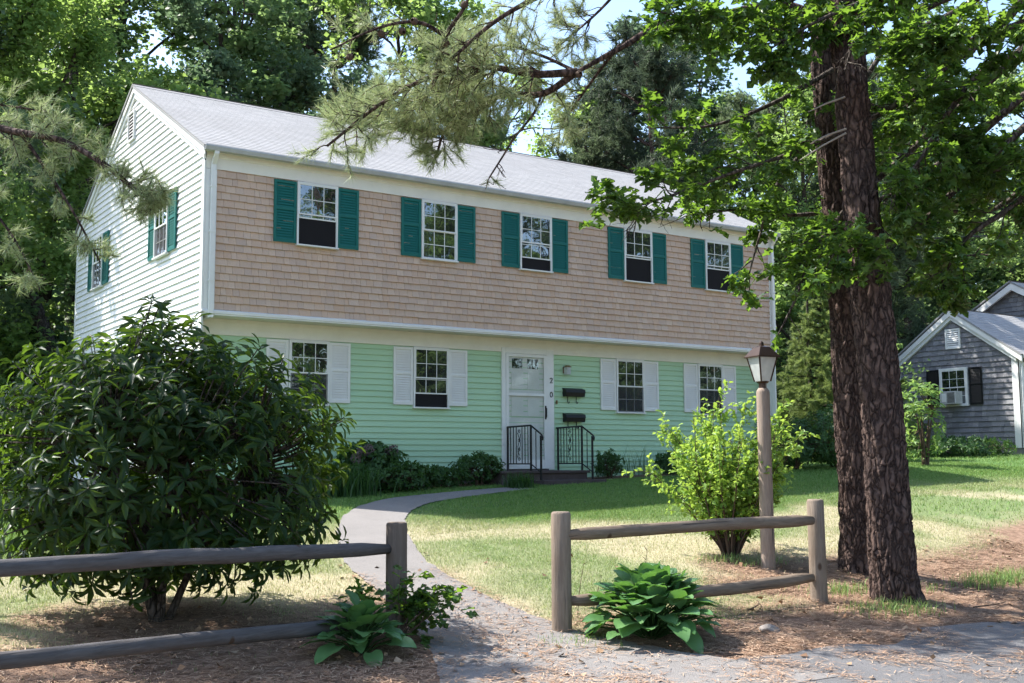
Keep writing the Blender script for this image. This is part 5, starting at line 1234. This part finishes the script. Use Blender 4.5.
# small oak sapling climbing round the left gate post
def sapling():
    r = np.random.default_rng(55); x, y = -1.33, -8.60; g = float(H(x, y)); t = empty('oak_sapling', (x, y, g), 'small oak seedling wrapping the left gate post above the hosta', 'sapling'); mb = MB(); pos = []; ax = []
    for k in range(8):
        l = wander(r, (0, 0, 0), (r.normal()*.5+.18, r.normal()*.12, 1), r.uniform(.35, .62), 7, .16, -.02); mb.tube(l, list(np.linspace(.007, .002, 8)), 5, False)
        for s in side_twigs(r, l, 7, .2, .2, .4, .9, .1, 0, .2, 3):
            mb.tube(s, [.003, .002, .002, .0015], 3, False)
            for q in range(4): pos.append(s[-1]-r.uniform(0, .09)*unit(s[-1]-s[0])); ax.append(unit(s[-1]-s[0])*.4+rdir(r, 1)[0]*np.array([1, 1, .5]))
    P = np.array(pos); A = np.array(ax); N = len(P); V, F = scatter(*OAK, P, A, rdir(r, N)*.5+np.array([0, 0, .9]), r.uniform(.08, .15, N)); fast_mesh('foliage', V, F, M['oakleaf'], t); mb.build('stem', M['twig'], t, True)
sapling()
# ------------------------------------------------------------------ power line
m = MB(); a = np.array([12.30, -.05, 4.70]); b = np.array([30.0, -16.0, 7.6]); L = []
for k in range(25):
    f = k/24; p = a+(b-a)*f; p[2] -= .9*math.sin(math.pi*f); L.append(p)
m.tube(L, .012, 5); tag(m.build('power_cable', M['black_paint']), 'thin cable running from the right corner of the house', 'cable')
# ------------------------------------------------------------------ grass, needles, leaves on the ground
def blades(n, x0, x1, y0, y1, seed, hmin, hmax, w, keepf):
    r = np.random.default_rng(seed); x = r.uniform(x0, x1, n); y = r.uniform(y0, y1, n); k = r.random(n) < keepf(x, y); x = x[k]; y = y[k]; n = len(x)
    d = r.uniform(0, 6.28, n); lean = r.uniform(.1, .9, n); h = r.uniform(hmin, hmax, n); z = H(x, y)-.004+(fbm(x, y, 1.4, 9)-.5)*.05
    dx, dy = np.cos(d), np.sin(d); b = np.c_[x, y, z]; s = np.c_[-dy, dx, np.zeros(n)]*w*.5
    V = np.stack([b-s, b+s, b+np.c_[dx*lean*h, dy*lean*h, h]], 1).reshape(-1, 3); F = np.arange(3*n).reshape(n, 3); return V, F, np.repeat(np.clip(dry_shade_mask(x, y)+r.normal(size=n)*.18, 0, 1), 3)
def lawnf(x, y):
    pd_ = path_dist(x, y); s = straw_mask(x, y); dry = dry_shade_mask(x, y)
    inhouse = (x > 0) & (x < 12.3) & (y > -.35); rd = y < road_edge(x)+.1
    return np.where((pd_ < .02) | inhouse | rd, 0, (1-s*.985)*(1-.45*dry))
parts = [blades(330000, -7, 9, -9.2, -3.0, 1, .018, .045, .007, lawnf), blades(260000, -6, 18, -4.5, 0, 2, .02, .05, .010, lawnf), blades(60000, 9, 30, -9, 3, 3, .03, .06, .018, lawnf), blades(60000, -12, .0, -6, 8, 4, .03, .06, .014, lawnf)]
V = np.vstack([p[0] for p in parts]); F = []; o_ = 0
for p in parts: F.append(p[1]+o_); o_ += len(p[0])
tag(fast_mesh('grass', V, np.vstack(F), M['grass'], None, {'dry': np.concatenate([p[2] for p in parts])}), 'patchy green and straw coloured lawn grass', 'grass', None, 'stuff')
def litter(n, x0, x1, y0, y1, seed, L, w, keepf, lift=.006):
    r = np.random.default_rng(seed); x = r.uniform(x0, x1, n); y = r.uniform(y0, y1, n); k = r.random(n) < keepf(x, y); x = x[k]; y = y[k]; n = len(x)
    d = r.uniform(0, 6.28, n); l = r.uniform(L*.6, L*1.1, n); z = H(x, y)+(fbm(x, y, 1.4, 9)-.5)*.05*np.clip(path_dist(x, y)/.4, 0, 1)*np.clip((y-road_edge(x))/.4, 0, 1)+lift+r.uniform(0, .022, n)
    dx, dy = np.cos(d)*l/2, np.sin(d)*l/2; dz = r.uniform(-.012, .02, n); s = np.c_[-np.sin(d), np.cos(d), np.zeros(n)]*w/2; c = np.c_[x, y, z]
    a = c-np.c_[dx, dy, -dz]; b = c+np.c_[dx, dy, dz+.003]
    V = np.stack([a-s, a+s, b+s*.5, b-s*.5], 1).reshape(-1, 3); return V, np.arange(4*n).reshape(n, 4)
def sf(x, y):
    clump = np.clip((fbm(x, y, 2.2, 31)-.38)/.25, 0, 1); s = straw_mask(x, y); pd_ = path_dist(x, y); road = np.clip((road_edge(x)-y)/.2, 0, 1)
    v = s*(.30+.7*clump); v = np.where(pd_ < 0, .05+.35*clump*np.clip((-y-7.2)/1.5, 0, 1), v); v = np.where(road > 0, np.maximum(.55*clump**2*np.clip(1.3-(road_edge(x)-y)/1.6, .15, 1), .03), v)
    edge = np.clip(1-np.abs(pd_)/.18, 0, 1)*.35*np.clip((-y-3)/4, 0, 1); v = np.maximum(v, edge); return np.where((y > -.4), .25*s, v)
V1, F1 = litter(260000, -6, 8.5, -12, -6.2, 41, .095, .0065, sf); V2, F2 = litter(25000, 0, 12.5, -.4, .36, 42, .07, .008, lambda x, y: straw_mask(x, y)*.6)
tag(fast_mesh('pine_needle_litter', np.vstack([V1, V2]), np.vstack([F1, F2+len(V1)]), M['straw']), 'reddish tan fallen pine needles along the fence and road edge', 'pine needles', None, 'stuff')
r = np.random.default_rng(61); n = 5200; x = r.uniform(-6, 8.5, n); y = r.uniform(-11.6, -5.5, n); k = r.random(n) < sf(x, y)*.65+.015; x = x[k]; y = y[k]; n = len(x)
V, F = scatter(*DIAM, np.c_[x, y, H(x, y)+.02], np.c_[r.normal(size=n), r.normal(size=n), r.normal(size=n)*.25], np.c_[r.normal(size=n)*.4, r.normal(size=n)*.4, np.ones(n)], r.uniform(.03, .075, n))
tag(fast_mesh('leaf_litter', V, F, M['deadleaf']), 'dry brown leaves scattered on the bare soil', 'dead leaves', None, 'stuff')
# rough grass tufts
TV = []; TF = []; TN = 0
for k, (u, v_, d, n_, L_, lab) in enumerate([
    (842, 592, 11.2, 190, .15, 'green grass tuft on the left side of the thick pine trunk'), (873, 610, 10.6, 150, .14, 'green grass tuft in front of the thick pine trunk'),
    (906, 612, 10.5, 170, .17, 'grass tuft at the right foot of the thick pine trunk'), (985, 585, 11.6, 260, .2, 'broad grass tuft right of the pines'), (1015, 580, 11.8, 240, .2, 'grass tuft at the far right beside the broad tuft'),
    (578, 640, 9.1, 130, .08, 'short bright grass at the foot of the middle fence post'), (920, 590, 11.1, 60, .14, 'thin grass tuft just right of the pine base'), (722, 560, 12.7, 160, .12, 'grass tuft under the yellow green bush'), (757, 563, 12.4, 120, .1, 'grass tuft at the foot of the lamp post')]):
    D = FW+RT*(u-512)/FPX+UP*(341.5-v_)/FPX; t_ = 4.0
    while t_ < 40:
        p = CAM+t_*D
        if p[2] < H(p[0], p[1]): break
        t_ += .02
    r = np.random.default_rng(200+k); g = float(H(p[0], p[1]))
    for q in range(int(n_*1.3)):
        th = r.uniform(0, 6.28); b = np.array([p[0]+.2*r.normal(), p[1]+.14*r.normal(), g-.01]); dd = np.array([math.cos(th), math.sin(th), 0]); l = L_*r.uniform(.5, 1.15); a = r.uniform(.1, .9); sx_ = np.array([-dd[1], dd[0], 0])*.0035
        for e in range(4):
            f = e/3; c_ = b+dd*(l*a*f*f)+np.array([0, 0, l*(f-.45*a*f*f)]); w = sx_*(1-f)**.6; TV += [c_-w, c_+w]
            if e: TF.append((TN+2*e-2, TN+2*e-1, TN+2*e+1, TN+2*e))
        TN += 8
tag(fast_mesh('rough_grass', np.array(TV), np.array(TF), M['grass'], None, {'dry': np.full(len(TV), .12)}), 'rough green grass growing round the pines and posts', 'grass', None, 'stuff')
# a stone and fallen sticks
bm = bmesh.new(); bmesh.ops.create_icosphere(bm, subdivisions=3, radius=.075)
for v in bm.verts: v.co += v.co.normalized()*noise.noise(v.co*14)*.03; v.co.z *= .6; v.co.x *= 1.25
me = bpy.data.meshes.new('stone'); bm.to_mesh(me); bm.free(); me.materials.append(M['stone']); o = bpy.data.objects.new('stone', me); COL.objects.link(o); o.location = (1.72, -9.62, float(H(1.72, -9.62))+.02)
tag(o, 'small grey stone lying on the pine needles right of the hosta', 'stone')
for k, (x, y, a, L_, lab) in enumerate([(2.1, -9.0, .4, .5, 'fallen stick beneath the lower fence rail'), (1.55, -9.75, 2.6, .38, 'fallen stick beside the small grey stone'), (4.2, -9.9, .1, .6, 'long fallen stick right of the pine roots')]):
    r = np.random.default_rng(k+70); l = wander(r, (x, y, 0), (math.cos(a), math.sin(a), 0), L_, 7, .15); l = [np.array([p[0], p[1], float(H(p[0], p[1]))+.03]) for p in l]
    m = MB(); m.tube(l, list(np.linspace(.009, .004, 8)), 5); tag(m.build('fallen_stick', M['twig'], None, True), lab, 'stick', 'fallen sticks on the needles')
